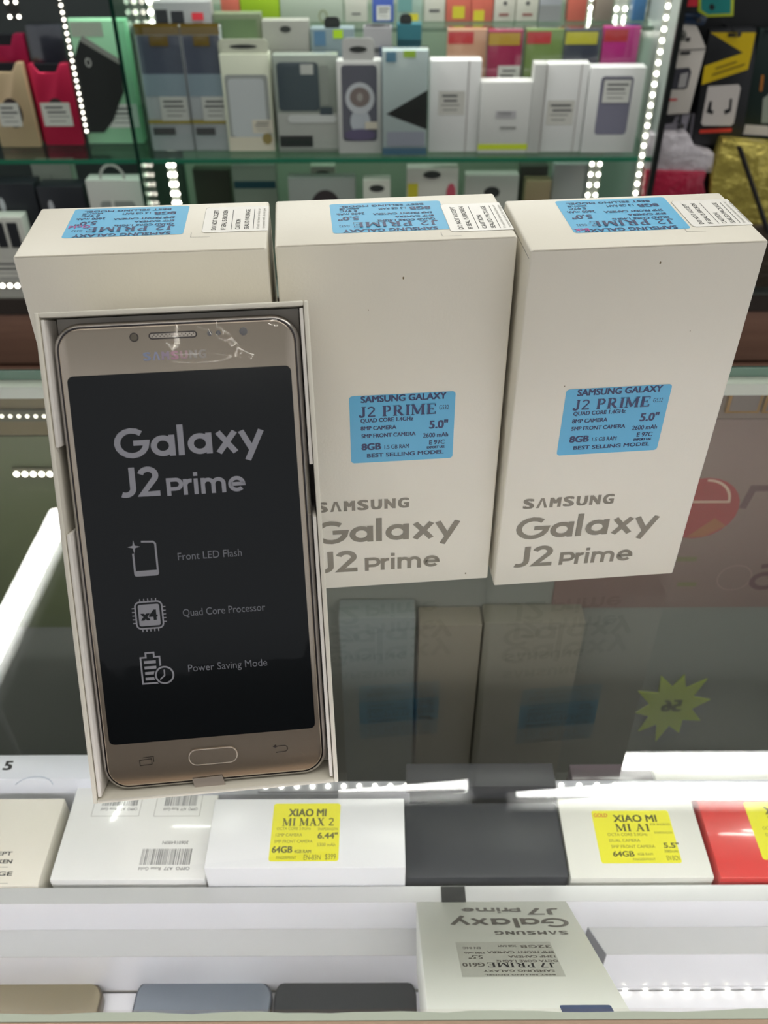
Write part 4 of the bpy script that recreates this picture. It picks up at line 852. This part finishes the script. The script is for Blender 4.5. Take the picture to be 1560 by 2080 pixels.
# the black power bank picture is a slanted slab on the box front
q=MB(); T=lambda p: Vector((p.x,-1.2-p.z,p.y)); q.prism([(-W/2,Hh*.1),(-W*.18,Hh*.1),(W*.02,Hh*.2),(W*.22,Hh*.38),(W*.30,Hh*.44),(W*.32,Hh*.66),(-W*.30,Hh*.85),(-W/2,Hh*.66)],0,.8,M_('slab_black',(44,46,46),rough=.4),T)
q.prism([(W*.32,Hh*.66),(W*.34,Hh*.70),(-W*.24,Hh*.89),(-W*.30,Hh*.85)],0,.8,M_('slab_grey_edge',(150,150,144),rough=.4),T)
q.rib(circ(-W*.22,Hh*.68,4,12,ry=6),2,.9,M_('swirl_white',(200,200,196),rough=.4),closed=True,T=T); q.build('power_bank_picture',t)
for u0,u1,pt,y_,lb in ((-20,74,374,YC+30,'black box with a small pale emblem at the far left of the lower shelf'),(80,172,380,YC+30,'black box with a small pale emblem beside the white loop-handled box')):
    pack(lb,u0,u1,pt,440,M_('apple_black',(38,40,46),rough=.4),(('pale_emblem',.18,.12,.3,.26,M_('emblem_pale',(200,202,208),rough=.4),'e'),),z=SH0,y=y_,depth=40,group=GLB)
pack('grey-white box standing behind the two black boxes on the lower shelf',74,152,332,440,M_('left_greywhite',(178,182,172),rough=.4),(('seam',.46,.1,.48,.9,INK),),z=SH0,y=YC+100,depth=30,group=GLB)
t,W,Hh=pack('white box with a window and a rounded carrying loop on the lower shelf',180,290,366,440,M_('left_white',(216,216,210),rough=.35),(('window',.2,.18,.84,1,M_('window_grey',(160,166,162)),'r'),('dark_phone',.24,.34,.78,.9,M_('phone_dark',(70,70,82),rough=.3)),('white_cable',.4,.16,.46,.9,LAB)),z=SH0,y=YC+25,depth=30,group=GLB)
MB().rib(arc(0,0,W*.22,0,180,14,ry=W*.26),5,0,M_('left_white',(216,216,210)),T=lambda p: Vector((p.x,4,Hh+p.y))).build('carrying_loop',t)
pack('white carton with two black bottle pictures, low at the far left',-60,58,442,560,M_('left_white2',(208,208,200),rough=.4),(('black_picture',.50,.06,.66,.36,M_('square_black',(40,42,48))),('black_picture',.72,.06,.90,.36,M_('square_black',(40,42,48))),('print_lines',.2,.5,.9,.8,M_('label_grey_white',(212,212,204)),'l')),z=SH0,y=YC-5,depth=30,group=GLB)
# right bay: things hanging on the black peg panel
YPG=YC+70
def poly_thing(name,label,cat,pts,y,depth,m,feats=(),bev=1,group=None,hook=None,part='carton'):
    P=[H(px,py,1,y) for px,py in pts]; xm=sum(p.x for p in P)/len(P); zb_=min(p.z for p in P)
    t=thing(name,label,cat,(xm,y,zb_),group=group)
    T=lambda p: Vector((p.x,p.z,p.y))
    MB().prism([(p.x-xm,p.z-zb_) for p in P][::-1],0,depth,m,T).build(part,t,bevel=bev)
    for k,(nm,fp,fm_) in enumerate(feats):
        F=[H(px,py,1,y) for px,py in fp]
        MB().prism([(p.x-xm,p.z-zb_) for p in F],.1+k*.3,.4+k*.3,fm_,lambda p: Vector((p.x,-p.z,p.y))).build(nm,t)
    if hook:
        h_=H(hook[0],hook[1],1,y); q=MB(); 
        q.box(h_.x-xm-1.5,h_.x-xm+1.5,-26,YPG-y-.5,h_.z-zb_-1.5,h_.z-zb_+1.5,M_('hook_steel',(170,172,176),rough=.2,metal=1)); q.box(h_.x-xm-3,h_.x-xm+3,-30,-26,h_.z-zb_-3,h_.z-zb_+3,M_('hook_steel',(170,172,176))); q.build('peg_hook',t)
    return t
GR='packs hanging on the black peg panel'
BLK=M_('pack_black',(30,32,36),rough=.4); YLP=M_('pack_yellow',(214,184,20),rough=.4); CRM=M_('pack_cream',(214,208,200),rough=.4)
poly_thing('earphone_pack','white hanging earphone pack with a round hang hole and dark window','earphones',[(1372,52),(1416,54),(1425,74),(1434,98),(1400,230),(1338,234),(1362,104)],YC+20,14,CRM,
 (('hang_hole',[(1377+9*cos(2*pi*i/16)+9,72+12*sin(2*pi*i/16)) for i in range(16)],M_('slot_grey',(120,120,112),rough=.5)),('window',[(1362,140),(1400,137),(1404,146),(1396,178),(1390,181),(1353,182),(1352,174)],M_('window_dark',(70,70,78),rough=.2)),('red_print',[(1354,201),(1375,200),(1375,204),(1353,205)],REDP),('fold_line',[(1362,102),(1433,98),(1433,100),(1362,104)],BLK),('code_slot',[(1382,105),(1402,104),(1401,110),(1381,111)],BLK),
  ('window_light',[(1382,150),(1398,146),(1392,176),(1376,178)],M_('window_pale',(170,168,168),rough=.3))),group=GR,hook=(1387,72))
poly_thing('earphone_pack','black and yellow hanging earphone pack with a white window','earphones',[(1443,62),(1536,58),(1534,120),(1505,292),(1407,296),(1432,120)],YC+24,18,BLK,
 (('yellow_top',[(1443,66),(1535,66),(1527,106),(1509,107)],YLP),('yellow_band',[(1431,134),(1510,107),(1527,106),(1519,141),(1425,172)],YLP),('window',[(1438,175),(1500,171),(1504,178),(1490,250),(1484,255),(1428,255),(1424,250)],M_('window_white',(206,200,196),rough=.3)),
  ('earphone',[(1441,205),(1446,205),(1444,222),(1450,226),(1446,232),(1434,228)],BLK),('earphone',[(1482,200),(1487,200),(1484,226),(1472,232),(1470,224),(1480,220)],BLK),('red_line',[(1421,263),(1486,260),(1485,267),(1420,270)],M_('line_red',(210,60,44),rough=.5)),('dark_label',[(1478,67),(1500,67),(1499,74),(1477,74)],BLK),('band_print',[(1453,137),(1496,123),(1496,126),(1453,140)],M_('print_brown',(120,100,20),rough=.5)),('band_print',[(1446,150),(1512,128),(1512,131),(1446,153)],M_('print_brown',(120,100,20)))),group=GR,hook=(1489,62))
poly_thing('hanging_pack','dark green-black hanging pack with a white corner at the far right','pack',[(1545,60),(1640,60),(1620,300),(1508,276),(1520,180)],YC+40,14,M_('pack_dark_green',(26,44,42),rough=.4),(('white_corner',[(1514,253),(1562,256),(1562,276),(1509,273)],CRM),('pale_edge',[(1550,200),(1562,190),(1562,250),(1546,250)],M_('pale_green_grey',(150,160,148),rough=.4)),('orange_print',[(1546,152),(1552,152),(1548,185),(1542,185)],M_('print_orange',(176,110,40),rough=.5))),group=GR,hook=(1556,62))
poly_thing('hanging_pack','teal box with a lime-yellow border at the top right','pack',[(1420,-30),(1492,-30),(1490,33),(1437,35),(1418,24)],YC+10,14,M_('border_lime',(190,206,50),rough=.4),(('teal_face',[(1424,-30),(1486,-30),(1484,27),(1438,29),(1424,20)],M_('pack_teal',(30,130,126),rough=.4)),('dark_emblem',[(1446+6*cos(i),14+7*sin(i)) for i in range(6)],BLK)),group=GR,hook=(1455,-20))
poly_thing('hanging_pack','red-fronted dark pack at the top beside the profile','pack',[(1380,-30),(1422,-30),(1416,24),(1384,24)],YC+12,12,BLK,(('red_face',[(1382,-30),(1422,-30),(1418,13),(1378,13)],M_('pack_red',(206,44,60),rough=.4)),),group=GR,hook=(1400,-20))
poly_thing('hanging_pack','dark blue glossy pack above the white earphone pack','pack',[(1380,28),(1440,30),(1430,52),(1376,50)],YC+34,12,M_('pack_deep_blue',(28,60,96),rough=.2,coat=1),(),group=GR,hook=(1408,34))
poly_thing('jack_cable_pack','grey pack with two black jack plugs below the white earphone pack','pack',[(1336,240),(1412,232),(1402,330),(1318,330)],YC+36,10,M_('pack_grey_violet',(150,146,156),rough=.4),(('jack_plug',[(1381,232),(1385,232),(1383,262),(1377,266),(1375,258)],BLK),('jack_plug',[(1403,230),(1407,230),(1400,276),(1390,276),(1392,268)],BLK),('dark_patch',[(1336,240),(1372,236),(1366,250),(1334,254)],BLK)),group=GR,hook=(1376,246))
def bag(label,pts,y,m,name='plastic_bag',feats=(),depth=30): return poly_thing(name,label,'bag',pts,y,depth,m,feats,bev=3,group='bags in the right bay',part='bag_body')
bag('crumpled white plastic bag in the right bay',[(1322,274),(1400,272),(1412,300),(1452,312),(1448,352),(1312,350),(1314,300)],YC+2,M_('bag_white',(206,200,206),rough=.25,bump=.9,bscale=30,bdist=.012))
bag('crimson wrapped bag below the white plastic bag',[(1312,346),(1436,350),(1430,372),(1444,460),(1300,460)],YC-4,M_('bag_crimson',(170,34,64),rough=.2,coat=.6,bump=.8,bscale=30,bdist=.01))
bag('crinkled gold foil bag behind the right box',[(1470,286),(1600,296),(1600,480),(1440,480),(1446,360)],YC-6,M_('bag_gold',(206,190,96),rough=.22,metal=.45,bump=1.0,bscale=26,bdist=.02))
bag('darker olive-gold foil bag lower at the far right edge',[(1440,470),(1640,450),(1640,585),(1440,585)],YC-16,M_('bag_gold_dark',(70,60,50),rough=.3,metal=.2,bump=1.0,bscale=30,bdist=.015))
a=H(1499,296,1,YC-40); b=H(1548,440,1,YC-40)
t=thing('black_rod','slim black rod leaning in front of the gold foil bag','rod',((a.x+b.x)/2,YC-46,b.z-30)); d=Vector((b.x-a.x,0,b.z-a.z)); 
MB().prism(circ(0,0,4.5,12),0,d.length+30,M_('rod_black',(28,26,28),rough=.3),lambda p: Vector((a.x-(a.x+b.x)/2,0,a.z-b.z+30))+d.normalized()*p.z+Vector((p.x,p.y,0))).build('shaft',t,smooth=True)
# ================================================================== the shop shell
def slab(name,x0,x1,y0,y1,z0,z1,m): o=MB().box(x0,x1,y0,y1,z0,z1,m).build(name); o['kind']='structure'; return o
FLR=M_('shop_floor_tile',(120,116,108),rough=.35,noise=.1,nscale=5); WALL=M_('shop_wall',(190,186,176),rough=.7)
slab('floor',-2200,2200,-2000,1700,-1060,-1000,FLR)
slab('wall_back',-2200,2200,1560,1700,-1000,1620,WALL)
slab('ceiling',-2200,2200,-2000,1700,1620,1680,M_('ceiling_white',(214,214,210),rough=.8))
slab('wall_front',-2200,2200,-2060,-2000,-1000,330,M_('wall_front_dark',(64,56,50),rough=.6))  # unseen half-height slab added to darken the phone's lower reflection
